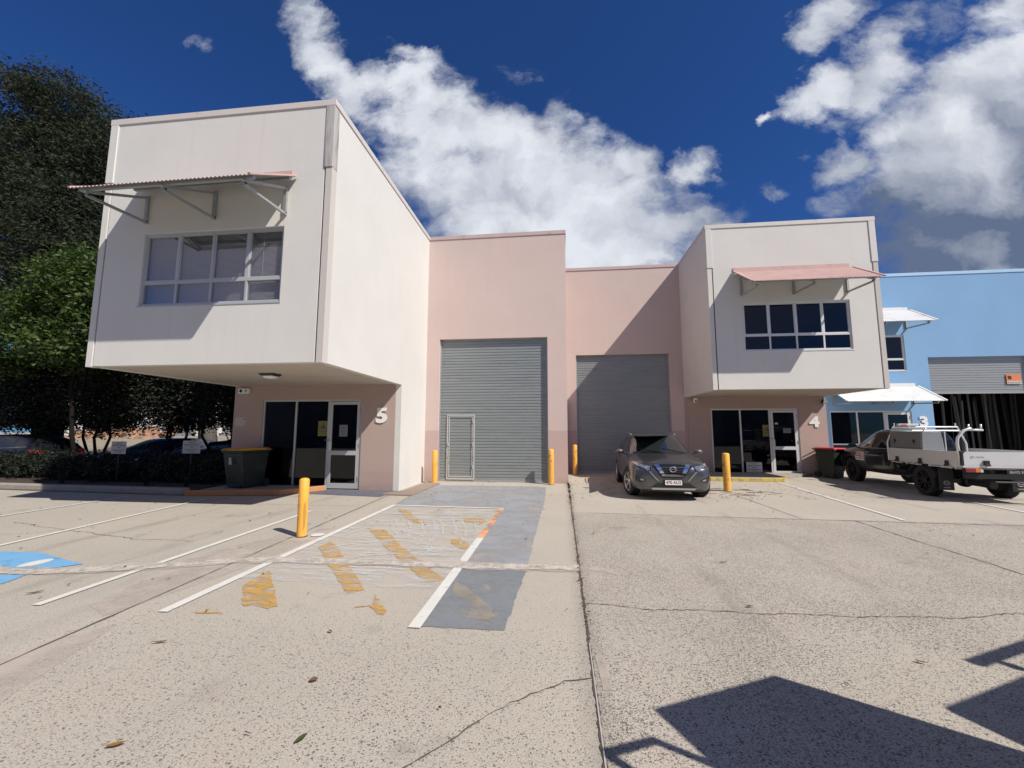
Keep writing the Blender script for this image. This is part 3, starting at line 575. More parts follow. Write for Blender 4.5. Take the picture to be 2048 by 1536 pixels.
def upper_box(p, off, x0, x1, y, yback, zs, zp, win):
    """cantilevered first floor: front panel with a rebated joint at each corner, side walls, soffit, coping"""
    th = 0.16
    f = wall_xz(MB(off), x0+0.17, x1-0.17, zs, zp-0.12, y, y+th, [win]); f.build('front_wall', CREAM, p)
    zst = 6.70
    for xa, xb, xg in ((x0, x0+0.135, x0+0.135), (x1-0.135, x1, x1-0.17)):
        c = MB(off); c.box(xa, xb, y-0.004, y+th, zs-0.012, zst); c.build('corner_post', CREAMY if xb == x1 else CREAM, p, bevel=0.004)
        u_ = MB(off); xa2, xb2 = (xa-0.006, xb+0.034) if xa == x0 else (xa-0.034, xb+0.006)
        u_.box(xa2, xb2, y-0.022, y+th, zst+0.001, zp-0.13); u_.build('corner_cap', STAIN if (x1 < 0 and xb == x1) else CREAM, p, bevel=0.004)
        j = MB(off); j.box(xg, xg+0.035, y+0.045, y+th, zs, zst); j.build('joint', JOINT, p)
    s = MB(off); s.box(x1-0.16, x1, y+th, yback, zs, zp-0.12); s.box(x0, x0+0.16, y+th, yback, zs, zp-0.12)
    s.build('side_wall', CREAM, p)
    s = MB(off); s.box(x0+0.161, x1-0.161, y+th+0.001, 11.10 if yback < 14 else yback, zs+0.018, zs+0.03); s.build('soffit', SOFF, p)
def coping(p, off, pts, zp, m, w=0.22, h=0.125):
    """capping along an open line of wall tops; pts follow the outer face, inner side on the left"""
    c = MB(off)
    for (ax, ay), (bx, by) in zip(pts[:-1], pts[1:]):
        if abs(ay-by) < 1e-6: c.box(min(ax, bx)-0.022, max(ax, bx)+0.022, ay-0.022, ay+w, zp-h, zp)
        else:
            s = 1 if ax > p['mid'] else -1
            c.box(ax-(w if s > 0 else 0.022), ax+(0.022 if s > 0 else w), min(ay, by)+w+0.001, max(ay, by)+0.022, zp-h, zp)
    return c.build('coping', m, p, bevel=0.004)
ZP, ZS = 8.12, 2.86
# ---- unit 5
b5 = empty('warehouse_unit', (-6.85, 11.1, 0), 'cream and pink warehouse unit numbered 5 with overhanging first floor at left', 'warehouse'); b5['mid'] = -6.85; o5 = b5.location
upper_box(b5, o5, -9.35, -4.36, 7.20, 11.10, ZS, ZP, (-8.31, -5.29, 4.05, 5.55))
m_ = MB(o5); m_.box(-4.52, -4.36, 11.10, 13.2, 0, ZP-0.12); m_.box(-4.52, -4.361, 13.2, 34, 0, ZP-0.12); m_.build('side_wall', CREAM, b5)
m_ = MB(o5); m_.box(-9.35, -9.19, 11.26, 34, 0, ZP-0.12); m_.box(-9.19, -4.52, 33.8, 34, 0, ZP-0.12); m_.build('rear_wall', CREAM, b5)
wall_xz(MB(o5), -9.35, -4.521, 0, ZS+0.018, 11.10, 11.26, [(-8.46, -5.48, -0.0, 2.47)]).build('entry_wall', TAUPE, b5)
wall_xz(MB(o5), -4.359, 0.19, 0, ZP-0.12, 13.20, 13.36, [(-3.93, -0.41, -0.0, 4.58)]).build('pink_wall', PINK, b5)
m_ = MB(o5); m_.box(0.03, 0.19, 13.36, 34, 0, ZP-0.12); m_.build('party_wall', PINK, b5)
m_ = MB(o5); m_.add([(-9.19, 7.36, 7.7), (-4.52, 7.36, 7.7), (-4.52, 34, 7.5), (-9.19, 34, 7.5)], [(0, 1, 2, 3)]); m_.add([(-4.36, 13.36, 7.6), (0.03, 13.36, 7.6), (0.03, 34, 7.4), (-4.36, 34, 7.4)], [(0, 1, 2, 3)]); m_.build('roof', GALV, b5)
coping(b5, o5, [(-9.35, 34), (-9.35, 7.2), (-4.36, 7.2), (-4.36, 34)], ZP, COPING)
c_ = MB(o5); c_.box(-4.337, 0.212, 13.178, 13.42, ZP-0.125, ZP); c_.box(-0.01, 0.212, 13.421, 34, ZP-0.125, ZP); c_.build('coping', COPINGP, b5, bevel=0.004)
window(b5, -8.31, -5.29, 4.05, 5.55, 7.20, BLIND)
awning(b5, -8.50, -5.08, 7.20, 6.56, AWNP)
shopfront(b5, -8.46, -5.48, 11.10, 2.47, ALU)
r5 = roller(b5, -3.93, -0.41, 4.58, 0.0, 13.335, ROLLER)
ad = MB(o5); xa, xb, zt, yy0 = -3.67, -2.76, 2.12, 13.30
ad.box(xa, xa+0.042, yy0, yy0+0.045, 0.06, zt); ad.box(xb-0.042, xb, yy0, yy0+0.045, 0.06, zt); ad.box(xa+0.042, xb-0.042, yy0, yy0+0.045, zt-0.042, zt); ad.box(xa+0.042, xb-0.042, yy0, yy0+0.045, 0.06, 0.12)
adf = ad.build('access_door_frame', RUSTW, r5, bevel=0.003)
adi = MB(o5); xa += 0.062; xb -= 0.062; zt -= 0.057
adi.box(xa, xa+0.028, yy0+0.008, yy0+0.04, 0.14, zt); adi.box(xb-0.028, xb, yy0+0.008, yy0+0.04, 0.14, zt); adi.box(xa+0.028, xb-0.028, yy0+0.008, yy0+0.04, zt-0.028, zt); adi.box(xa+0.028, xb-0.028, yy0+0.008, yy0+0.04, 0.14, 0.17)
adi.box(xa-0.03, xa+0.02, yy0-0.02, yy0+0.007, 1.12, 1.22); adi.build('access_door_leaf', RUSTW, r5)
adh = MB(o5)
for z in (0.4, 1.1, 1.85): adh.tube([(xb+0.01, yy0-0.012, z), (xb+0.01, yy0-0.012, z+0.12)], 0.012, 8)
adh.build('hinge', MATS['rusty_white_frame'], r5)
MB(o5).box(-2.28, -2.05, 13.27, 13.32, 0.0, 0.05).build('floor_latch', GALV, r5, bevel=0.006)
n5 = number(b5, '5', -4.90, 2.0, 11.10)
# ---- unit 4
b4 = empty('warehouse_unit', (4.9, 16.5, 0), 'cream and pink warehouse unit numbered 4 with overhanging first floor at centre right', 'warehouse'); b4['mid'] = 7.07; o4 = b4.location
upper_box(b4, o4, 4.62, 9.54, 13.40, 16.48, ZS, ZP, (5.60, 8.66, 4.04, 5.55))
m_ = MB(o4); m_.box(4.621, 4.78, 16.48, 34, 4, ZP-0.12); m_.box(9.38, 9.54, 16.66, 34, 0, ZP-0.12); m_.box(9.38, 9.54, 16.481, 16.66, ZS+0.02, ZP-0.12); m_.build('side_wall', CREAM, b4)
wall_xz(MB(o4), 0.192, 4.619, 0, ZP-0.12, 16.50, 16.66, [(0.60, 4.14, -0.0, 4.56)]).build('pink_wall', PINK, b4)
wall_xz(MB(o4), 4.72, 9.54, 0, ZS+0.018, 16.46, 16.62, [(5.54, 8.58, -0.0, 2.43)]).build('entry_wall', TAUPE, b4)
m_ = MB(o4); m_.box(4.621, 4.719, 16.485, 16.62, 0, ZS+0.017); m_.build('wall_return', TAUPE, b4)
m_ = MB(o4); m_.add([(4.78, 13.56, 7.7), (9.38, 13.56, 7.7), (9.38, 34, 7.5), (4.78, 34, 7.5)], [(0, 1, 2, 3)]); m_.add([(0.2, 16.66, 7.6), (4.62, 16.66, 7.6), (4.62, 34, 7.4), (0.2, 34, 7.4)], [(0, 1, 2, 3)]); m_.build('roof', GALV, b4)
coping(b4, o4, [(4.62, 34), (4.62, 13.4), (9.54, 13.4), (9.54, 34)], ZP, COPING)
c_ = MB(o4); c_.box(0.213, 4.597, 16.478, 16.72, ZP-0.125, ZP-0.002); c_.build('coping', COPINGP, b4, bevel=0.004)
window(b4, 5.60, 8.66, 4.04, 5.55, 13.40, None, ALUW)
awning(b4, 5.40, 8.83, 13.40, 6.56, AWNP)
shopfront(b4, 5.54, 8.58, 16.46, 2.43, ALUW)
r4 = roller(b4, 0.60, 4.14, 4.56, 0.0, 16.635, ROLLER)
number(b4, '4', 9.10, 1.92, 16.46, 0.50)
# entry slabs with painted kerbs
st = MB(); st.prism([(4.75, 14.55), (6.9, 14.55), (7.4, 15.4), (8.9, 16.455), (4.75, 16.455)], 0.0, 0.11); tag(st.build('entry_slab', KERB, bevel=0.01), kind='structure')
yk = MB(); yk.prism([(4.75, 14.44), (6.98, 14.44), (7.5, 15.36), (7.40, 15.40), (6.88, 14.548), (4.75, 14.548)], 0.0, 0.114); tag(yk.build('yellow_kerb', YELLOWK, bevel=0.01), kind='structure')
ks = MB(); ks.prism([(-9.18, 9.64), (-7.0, 10.05), (-6.4, 11.09), (-9.3, 11.09)], 0.0, 0.10); tag(ks.build('entry_slab', KERB, bevel=0.01), kind='structure')
ok = MB(); ok.prism([(-9.2, 9.52), (-6.95, 9.92), (-6.3, 10.9), (-6.36, 10.93), (-7.02, 10.03), (-9.2, 9.63)], 0.0, 0.135); tag(ok.build('orange_kerb', ORANGEK, bevel=0.015), kind='structure')
kk = MB(); kk.prism([(-9.30, 9.60), (-9.25, 9.70), (-9.32, 9.84), (-12, 9.95), (-22, 10.5), (-22, 10.3), (-12, 9.74), (-9.40, 9.58)], 0.0, 0.17); tag(kk.build('kerb', KERB, bevel=0.04), kind='structure')
sheet('garden_soil', [(-9.36, 9.85), (-9.36, 14.2), (-24, 14.2), (-24, 10.5), (-12, 9.95)], mat('garden_soil_mulch', (0.055, 0.040, 0.028), 0.95, var=0.5, vscale=9, bump=1.0), 0.10)
# ---- unit 3
b3 = empty('warehouse_unit', (14, 18.6, 0), 'pale blue warehouse unit numbered 3 with an open roller door at far right', 'warehouse'); o3 = b3.location
RX0, RX1 = 14.73, 18.35
wall_xz(MB(o3), 9.545, 34, 0, ZP-0.12, 18.60, 18.76, [(10.93, 13.93, 4.05, 5.52), (10.90, 13.93, -0.0, 2.42), (RX0, RX1, -0.0, 4.58)]).build('front_wall', BLUE, b3)
MB(o3).box(9.545, 34, 18.578, 18.85, ZP-0.125, ZP-0.001).build('coping', COPINGB, b3, bevel=0.004)
m_ = MB(o3); m_.box(14.40, 14.56, 18.77, 30, 0, 6); m_.box(19.9, 20.1, 18.77, 30, 0, 6); m_.box(14.56, 19.9, 29.8, 30, 0, 6); m_.box(14.56, 19.9, 18.77, 29.8, 5.6, 5.8); m_.build('workshop_room', mat('workshop_dark', (0.045, 0.043, 0.042), 0.9), b3)
window(b3, 10.93, 13.93, 4.05, 5.52, 18.60, None, ALUW)
awning(b3, 10.85, 14.26, 18.60, 6.56, AWNW); awning(b3, 10.85, 14.26, 18.60, 3.42, AWNW, 0.68)
shopfront(b3, 10.90, 13.93, 18.60, 2.42, ALUW, transom=True)
r3 = roller(b3, RX0, RX1, 4.58, 3.10, 18.735, mat('roller_curtain_silver', (0.33, 0.345, 0.35), 0.42, 0.3, var=0.15, vscale=1.2, stretch=(0.6, 1, 9)), 0.098)
number(b3, '3', 14.33, 1.97, 18.60, 0.54)
stk = MB(o3).box(17.55, 18.05, 18.70, 18.718, 3.48, 3.85).build('sticker', mat('orange_sticker', (0.74, 0.22, 0.09), 0.6, var=0.15), b3)
MB(o3).box(17.55, 18.05, 18.694, 18.6995, 3.48, 3.58).build('sticker_band', PAPER, b3); text_mesh('sticker_text', 'ROLLER DOORS', 0.062, INK, b3, (17.8-14, 18.692-18.6, 3.53), ext=0.001)
tri_ = MB(o3).prism([(17.60, 3.66), (17.72, 3.66), (17.72, 3.78), (17.60, 3.80)], 18.693, 18.6995, 'y').build('sticker_mark', INK, b3)
# aluminium lengths leaning inside unit 3
prof = MB().box(-0.03, 0.03, -0.02, 0.02, 0, 1).build('metal_length', mat('dull_metal_stock', (0.15, 0.147, 0.14), 0.6, 0.2, var=0.3, vscale=4))
rg = random.Random(8); NPROF = 34
for i in range(NPROF):
    o = prof if i == 0 else prof.copy()
    if i: S.collection.objects.link(o)
    o.location = (15.5+i*0.127+rg.uniform(-0.04, 0.04), 19.7+rg.uniform(0, 1.5), 0); o.scale = (rg.uniform(0.5, 1.7), 1, rg.uniform(2.6, 4.4)); o.rotation_euler = (rg.uniform(-0.06, 0.0), rg.uniform(-0.05, 0.05), rg.uniform(-0.5, 0.5))
    tag(o, 'long metal length leaning upright in the dark opening of unit 3', 'metal bar', 'metal lengths stored inside unit 3')
# ---------------------------------------------------------------- fittings on the buildings
def sec_cam(name, loc, label):
    e = empty(name, loc, label, 'camera')
    b = MB(); b.box(-0.16, 0.16, -0.10, 0.0, -0.09, 0.06); b.build('housing', WHITE, e, bevel=0.02)
    for x in (-0.07, 0.085):
        l = MB(); l.lathe([(0.0, -0.118), (0.03, -0.118), (0.045, -0.105), (0.045, -0.09), (0.0, -0.09)], (x, 0, -0.015), 18, 'y'); l.build('lens', BLACK if x < 0 else GALV, e, autos=40)
    return e
sec_cam('security_camera', (-9.03, 11.10, 2.74), 'white twin lens camera under the overhang at the left end of unit 5')
e = empty('security_camera', (4.98, 16.46, 2.72), 'small white dome camera under the overhang beside the grey car', 'camera')
MB().lathe([(0.0, 0.11), (0.075, 0.11), (0.085, 0.0), (0.07, -0.05), (0, -0.07)], (0, -0.09, 0), 18).build('housing', WHITE, e, autos=40)
MB().lathe([(0.0, -0.185), (0.03, -0.18), (0.042, -0.15), (0.0, -0.15)], (0, 0, 0.0), 16, 'y').build('lens', BLACK, e, autos=40)
e = empty('ceiling_light', (-6.53, 8.74, ZS+0.017), 'dark square light fitting on the underside of the left overhang', 'light')
MB().hexa([(-0.15, -0.13, -0.05), (0.15, -0.13, -0.05), (0.15, 0.13, -0.05), (-0.15, 0.13, -0.05)], [(-0.19, -0.16, 0), (0.19, -0.16, 0), (0.19, 0.16, 0), (-0.19, 0.16, 0)]).build('housing', BLACK, e, bevel=0.01)
MB().hexa([(-0.09, -0.08, -0.105), (0.09, -0.08, -0.105), (0.09, 0.08, -0.105), (-0.09, 0.08, -0.105)], [(-0.13, -0.12, -0.052), (0.13, -0.12, -0.052), (0.13, 0.12, -0.052), (-0.13, 0.12, -0.052)]).build('diffuser', WHITE, e, bevel=0.02)
e = empty('flood_light', (9.45, 16.46, 2.66), 'small dark light at the right top corner of the unit 4 entry wall', 'light')
MB().hexa([(-0.10, -0.18, -0.06), (0.08, -0.18, -0.06), (0.08, -0.03, -0.06), (-0.10, -0.03, -0.06)], [(-0.08, -0.14, 0.05), (0.06, -0.14, 0.05), (0.06, -0.03, 0.05), (-0.08, -0.03, 0.05)]).build('housing', BLACK, e, bevel=0.01); MB().box(-0.02, 0.02, -0.03, 0.0, -0.02, 0.12).build('bracket', BLACK, e)
# notices
def notice(loc, w, h, m, lines, label, size=0.03, sc=1.0):
    e = empty('notice', loc, label, 'notice')
    MB().box(-w/2, w/2, -0.004, 0, -h/2, h/2).build('sheet', m, e)
    for s, z, k in lines: text_mesh('lettering', s, size*k, INK, e, (0, -0.0055, z), ext=0.0008)
    return e
wn = mat('yellow_warning_sheet', (0.20, 0.19, 0.055), 0.6, var=0.15)
PAPD = mat('paper_behind_glass', (0.20, 0.20, 0.22), 0.6, var=0.08)
def warning(loc, label):
    e = empty('warning_notice', loc, label, 'notice'); MB().box(-0.15, 0.15, -0.004, 0, -0.21, 0.21).build('sheet', wn, e)
    t = MB(); 
    for a, b in (((-0.11, -0.03), (0, 0.15)), ((0, 0.15), (0.11, -0.03)), ((0.11, -0.03), (-0.11, -0.03))): t.bar((a[0], -0.006, a[1]), (b[0], -0.006, b[1]), 0.003, 0.018, (0, 1, 0))
    t.prism([(-0.04, 0.0), (0.03, 0.0), (0.045, 0.05), (0.0, 0.08), (-0.02, 0.04)], -0.0065, -0.0045, 'y'); t.build('triangle_symbol', INK, e)
    text_mesh('lettering', 'WARNING', 0.05, INK, e, (0, -0.0055, -0.08), ext=0.0008); text_mesh('lettering', 'SECURITY ALARM', 0.028, INK, e, (0, -0.0055, -0.14), ext=0.0008)
warning((-6.63, 11.155, 1.66), 'warning triangle notice at unit 5, in the glass near the yellow lidded bin')
warning((7.50, 16.515, 1.62), 'warning triangle notice at unit 4, in the glass above the white sign')
notice((-6.02, 11.143, 1.60), 0.24, 0.32, PAPD, [('NOTICE', 0.10, 1), ('ALL VISITORS', 0.06, .8), ('PLEASE RING', -0.02, .8), ('THE OFFICE', -0.06, .8), ('FOR ENTRY', -0.10, .8)], 'grey printed page behind the unit 5 door glass')
notice((8.18, 16.503, 1.62), 0.26, 0.17, PAPD, [('PLEASE RING', 0.03, 1), ('FOR SERVICE', -0.02, 1)], 'small printed card behind the unit 4 door glass')
nt = MB((0, 0, 0)); nt.prism([(-0.19, -0.10), (-0.16, -0.13), (0.08, -0.13), (0.10, -0.10), (0.14, -0.10), (0.16, 0.11), (-0.15, 0.11), (-0.19, 0.06)], -0.006, 0, 'y')
e = empty('torn_notice', (-9.10, 11.10, 1.86), 'torn faded notice on the pink wall above the yellow lidded bin', 'notice'); nt.build('sheet', mat('faded_paper', (0.50, 0.43, 0.40), 0.8, var=0.2, vscale=20), e)
MB().box(0.07, 0.14, -0.0085, -0.0065, 0.05, 0.08).build('printed_block', mat('brown_print', (0.22, 0.13, 0.10), 0.8), e)
LINES = [('5 SPACES', 0.125, 1.0), ('Reserved Customers', 0.065, 1.05), ('Only', 0.0, 1.0), ('All unauthorised vehicles', -0.075, .8), ('will be towed', -0.125, .8)]
LN4 = [('4 SPACES', 0.125, 1.0), ('Reserved Customers', 0.065, 1.05), ('Only', 0.0, 1.0), ('All unauthorised vehicles', -0.075, .8), ('will be towed', -0.125, .8)]
def post_sign(loc, label, lines, rz=0.0):
    e = empty('parking_sign', loc, label, 'sign', 'white parking signs on short posts along the garden', rz)
    MB().tube([(0, 0.02, -1.1), (0, 0.02, 0.16)], 0.02, 8).build('post', BLACK, e)
    bd = MB().box(-0.27, 0.27, -0.006, 0, -0.18, 0.18).build('board', SIGNP, e)
    for s, z, k in lines: text_mesh('lettering', s, 0.05*k, INK, e, (0, -0.0075, z), ext=0.001, bold=0.01)
post_sign((-12.85, 11.0, 1.10), 'white reserved parking sign on a post in front of the dark blue cars', LINES, -0.08)
post_sign((-10.50, 11.0, 1.13), 'white reserved parking sign on a post nearest the yellow lidded bin', LINES, 0.04)
e = empty('parking_sign', (6.93, 16.40, 0.30), 'white parking sign board propped against the glass of unit 4', 'sign')
MB().box(-0.27, 0.27, -0.008, 0, -0.18, 0.18).build('board', PAPER, e)
for s, z, k in LN4: text_mesh('lettering', s, 0.05*k, INK, e, (0, -0.0095, z), ext=0.001, bold=0.01)
e = empty('door_number_plate', (7.80, 16.44, 1.88), 'small white plate on the unit 4 door glass beside the handle', 'plate'); MB().box(-0.05, 0.05, -0.006, 0, -0.03, 0.03).build('plate_sheet', PAPER, e)
# ---------------------------------------------------------------- bollards
def bollard(x, y, h, label, r=0.085, scr=False, tilt=(0, 0)):
    e = empty('bollard', (x, y, 0), label, 'bollard', 'yellow steel bollards')
    e.rotation_euler = (tilt[0], tilt[1], random.Random(x).random()*6)
    b = MB(); b.lathe([(0.001, h+0.018), (r*0.5, h+0.014), (r*0.86, h+0.002), (r, h-0.016), (r, h*0.5), (r, -0.02)], (0, 0, 0), 28); b.build('post', YEL, e, autos=50)
    c = MB(); c.lathe([(r+0.012, 0.001), (r+0.010, 0.012), (r-0.002, 0.016)], (0, 0, 0), 20); c.build('base_grime', MATS['joint_grime'], e)
    if scr:
        s = MB(); rr = r+0.0022
        rs = random.Random(4)
        for k in range(11):
            z = 0.16+k*0.036; a0 = -0.12-rs.random()*0.12; a1 = 0.42-abs(k-5)*0.03
            P = [(rr*math.cos(a0+(a1-a0)*i/5), rr*math.sin(a0+(a1-a0)*i/5), z-0.055+0.05*(i/5)) for i in range(6)]
            s.quadstrip(P, [(p[0], p[1], p[2]+0.013) for p in P])
        so = s.build('scuff_marks', INK, e); so.rotation_euler = (0, 0, -0.75)
        e.rotation_euler = (0, 0, 0)
bollard(-3.94, 6.19, 0.86, 'yellow bollard standing alone by the painted bay with black scuffs', 0.073, True)
bollard(-3.88, 12.75, 0.99, 'yellow bollard at the left jamb of the unit 5 roller door', 0.083)
bollard(-0.32, 12.92, 1.04, 'yellow bollard at the right jamb of the unit 5 roller door', 0.083)
bollard(0.49, 15.9, 1.08, 'shaded yellow bollard at the left jamb of the unit 4 roller door', 0.083)
bollard(4.40, 12.10, 1.00, 'yellow bollard between the grey car and the unit 4 entry', 0.093)
# ---------------------------------------------------------------- wheelie bins
BING = mat('dark_green_plastic', (0.018, 0.026, 0.020), 0.5, var=0.15, dirt=((0.075, 0.075, 0.065), 5, 0.55, 0.75))
def wheelie(loc, rz, lidm, label, W=0.60, D=0.70, H=1.0):
    e = empty('wheelie_bin', loc, label, 'bin', None, rz)
    b = MB(); wb, db = W*0.40, D*0.36
    ring = lambda z, hw, y0, y1: [(-hw, y0, z), (hw, y0, z), (hw, y1, z), (-hw, y1, z)]
    b.hexa(ring(0.03, wb, -db, db), ring(H*0.93, W*0.48, -D*0.5, D*0.44)); b.hexa(ring(H*0.931, W*0.515, -D*0.53, D*0.46), ring(H, W*0.515, -D*0.53, D*0.46))
    b.box(-W*0.3, W*0.3, -D*0.42, -D*0.36, 0.03, 0.12); b.build('bin_body', BING, e, bevel=0.018)
    l = MB(); l.hexa(ring(H+0.001, W*0.53, -D*0.56, D*0.5), ring(H+0.055, W*0.47, -D*0.50, D*0.46)); l.box(-W*0.3, W*0.3, -D*0.64, -D*0.555, H+0.005, H+0.03)
    l.build('lid', lidm, e, bevel=0.02)
    h = MB(); h.tube([(-W*0.45, D*0.44, H*0.95), (-W*0.45, D*0.60, H+0.01), (W*0.45, D*0.60, H+0.01), (W*0.45, D*0.44, H*0.95)], 0.015, 8); h.build('handle', BING, e, smooth=True)
    for s in (-1, 1):
        w = MB(); w.lathe([(0, -0.03), (0.10, -0.03), (0.11, -0.015), (0.11, 0.015), (0.10, 0.03), (0, 0.03)], (s*W*0.45, D*0.40, 0.11), 20, 'x'); w.build('wheel', RUBBER, e, autos=40)
    s = MB(); s.prism([(-0.045, 0.62), (0.045, 0.62), (0.06, 0.68), (0.035, 0.74), (0.05, 0.80), (-0.05, 0.80), (-0.035, 0.74), (-0.06, 0.68)], 0, 0.004, 'y')
    so = s.build('council_emblem', mat('embossed_white', (0.34, 0.42, 0.38), 0.6), e); so.location = (0, -D*0.415-0.052, 0.0); so.rotation_euler = (rad(5.5), 0, 0)
    return e
wheelie((-8.44, 10.60, 0.10), rad(-14), mat('yellow_lid', (0.66, 0.36, 0.04), 0.5, var=0.2, dirt=((0.25, 0.15, 0.05), 5, 0.5, 0.7)), 'green wheelie bin with a yellow lid beside the unit 5 glass', 0.74, 0.84, 0.98)
wheelie((9.28, 16.02, 0), rad(24), mat('red_lid', (0.52, 0.025, 0.035), 0.4, var=0.15), 'green wheelie bin with a red lid beside the black ute', 0.58, 0.70, 0.98)

# assumed shed behind the camera, added to darken reflections and cut sky light
b = empty('assumed_warehouse', (0, -17, 0), 'assumed long warehouse behind the camera, added for its dark reflection', 'warehouse')
MB(b.location).box(-34, 34, -30, -17, 0, 6.4).build('wall', mat('grey_shed_wall', (0.16, 0.17, 0.19), 0.8), b)
for x in (-28, -17, -6, 5, 16, 27): MB(b.location).box(x-2, x+2, -16.99, -16.93, 0, 4.4).build('roller_door', ROLLER, b)
# ---------------------------------------------------------------- vehicles
def paint(name, col, metal=0.55, rough=0.32):
    m = bpy.data.materials.new(name); m.use_nodes = True; MATS[name] = m
    t = NT(m.node_tree); b = m.node_tree.nodes['Principled BSDF']
    b.inputs['Metallic'].default_value = metal; b.inputs['Roughness'].default_value = rough
    b.inputs['Coat Weight'].default_value = 0.8; b.inputs['Coat Roughness'].default_value = 0.03
    g = t.node('ShaderNodeTexCoord').outputs['Object']
    c = t.mix(t.smooth(t.noise(g, 700.0, 2, 0.5), 0.45, 0.65), col, tuple(x*1.35 for x in col))
    z = t.node('ShaderNodeSeparateXYZ', i_0=g).outputs[2]
    dust = t.math('MULTIPLY', t.smooth(z, 0.75, 0.15), t.math('ADD', 0.25, t.math('MULTIPLY', t.noise(g, 6.0, 4), 0.5)))
    c = t.mix(dust, c, (0.17, 0.155, 0.135)); t.set(b.inputs['Base Color'], c)
    t.set(b.inputs['Roughness'], t.math('ADD', rough, t.math('MULTIPLY', dust, 0.5))); return m
GREYP = paint('gunmetal_paint', (0.066, 0.069, 0.077)); BLACKP = paint('black_paint', (0.008, 0.009, 0.013), 0.3, 0.3)
BLUEP = paint('dark_blue_paint', (0.010, 0.025, 0.10), 0.5, 0.3); DGREYP = paint('charcoal_paint', (0.03, 0.034, 0.042))
WHITEP = mat('white_vehicle_paint', (0.72, 0.73, 0.73), 0.3, coat=0.5, var=0.04)
CARGL = mat('dark_car_glass', (0.012, 0.014, 0.017), 0.035, spec=0.9, coat=0.4)
WSGL = mat('windscreen_glass', (0.020, 0.024, 0.026), 0.03, spec=1.0, coat=1.0)
LENSM = mat('headlamp_lens', (0.42, 0.43, 0.44), 0.07, 0.7, var=0.35, vscale=26, coat=1.0)
LAMPR = mat('red_lens', (0.24, 0.008, 0.010), 0.15, coat=1.0); LAMPO = mat('amber_lens', (0.70, 0.17, 0.02), 0.15, coat=1.0); LAMPC = mat('clear_lens', (0.6, 0.6, 0.58), 0.15, coat=1.0)
GLOSSB = mat('gloss_black', (0.010, 0.010, 0.011), 0.16, coat=0.6)
PLATEW = mat('number_plate_white', (0.74, 0.74, 0.73), 0.4); PLATET = mat('plate_lettering', (0.16, 0.03, 0.04), 0.5); PLATEB = mat('number_plate_black', (0.012, 0.012, 0.013), 0.4); GREYT = mat('silver_lettering', (0.42, 0.42, 0.42), 0.5)
TRAYAL = mat('tray_aluminium', (0.74, 0.74, 0.73), 0.42, 0.40, var=0.06, vscale=5, bump=0.15)
def loft_body(e, st, pm, arches, ar=0.40, lvl=2):
    """body shell from cross sections (x, zb, w, zsh, wsh, zt, wt), smoothed, with wheel openings cut out"""
    bm = bmesh.new(); rings = []
    for (x, zb, w, zs, ws, zt, wt) in st:
        half = [(0, zb), (w*0.55, zb), (w*0.90, zb+0.02), (w*0.985, zb+0.14), (w, zb+(zs-zb)*0.52), (w*0.985, zs-0.09), (ws, zs), (wt+0.02, zt-0.045), (wt*0.82, zt-0.008), (0, zt)]
        pts = half+[(-y, z) for y, z in reversed(half[1:-1])]
        rings.append([bm.verts.new((x, y, z)) for y, z in pts])
    n = len(rings[0])
    for a, b in zip(rings[:-1], rings[1:]):
        for k in range(n): bm.faces.new((a[k], a[(k+1) % n], b[(k+1) % n], b[k]))
    for r, x in ((rings[0], -1), (rings[-1], 1)):
        c = bm.verts.new(sum((q.co for q in r), Vector())/n+Vector((0.0, 0, 0)))
        for k in range(n): bm.faces.new((r[k], r[(k+1) % n], c))
    bmesh.ops.recalc_face_normals(bm, faces=bm.faces)
    me = bpy.data.meshes.new('body'); bm.to_mesh(me); bm.free(); me.materials.append(pm); me.materials.append(BLACK)
    o = bpy.data.objects.new('body', me); S.collection.objects.link(o)
    s = o.modifiers.new('s', 'SUBSURF'); s.levels = s.render_levels = lvl
    cut = MB()
    for ax in arches:
        for sy in (-1, 1):
            cut.lathe([(0, 0.52*sy), (ar, 0.52*sy), (ar, 1.3*sy), (0, 1.3*sy)], (ax[0], 0, ax[1]), 36, 'y')
    co = cut.build('cutter', BLACK, merge=True)
    b = o.modifiers.new('b', 'BOOLEAN'); b.operation = 'DIFFERENCE'; b.object = co; b.solver = 'EXACT'
    try: b.material_mode = 'TRANSFER'
    except Exception: pass
    dg = bpy.context.evaluated_depsgraph_get(); dg.update()
    m2 = bpy.data.meshes.new_from_object(o.evaluated_get(dg)); m2.name = 'body'
    o.modifiers.clear(); o.data = m2; bpy.data.objects.remove(co)
    m2.polygons.foreach_set('use_smooth', [True]*len(m2.polygons)); m2.set_sharp_from_angle(angle=rad(38))
    o.parent = e
    return o, BVHTree.FromPolygons([v.co[:] for v in m2.vertices], [p.vertices[:] for p in m2.polygons])
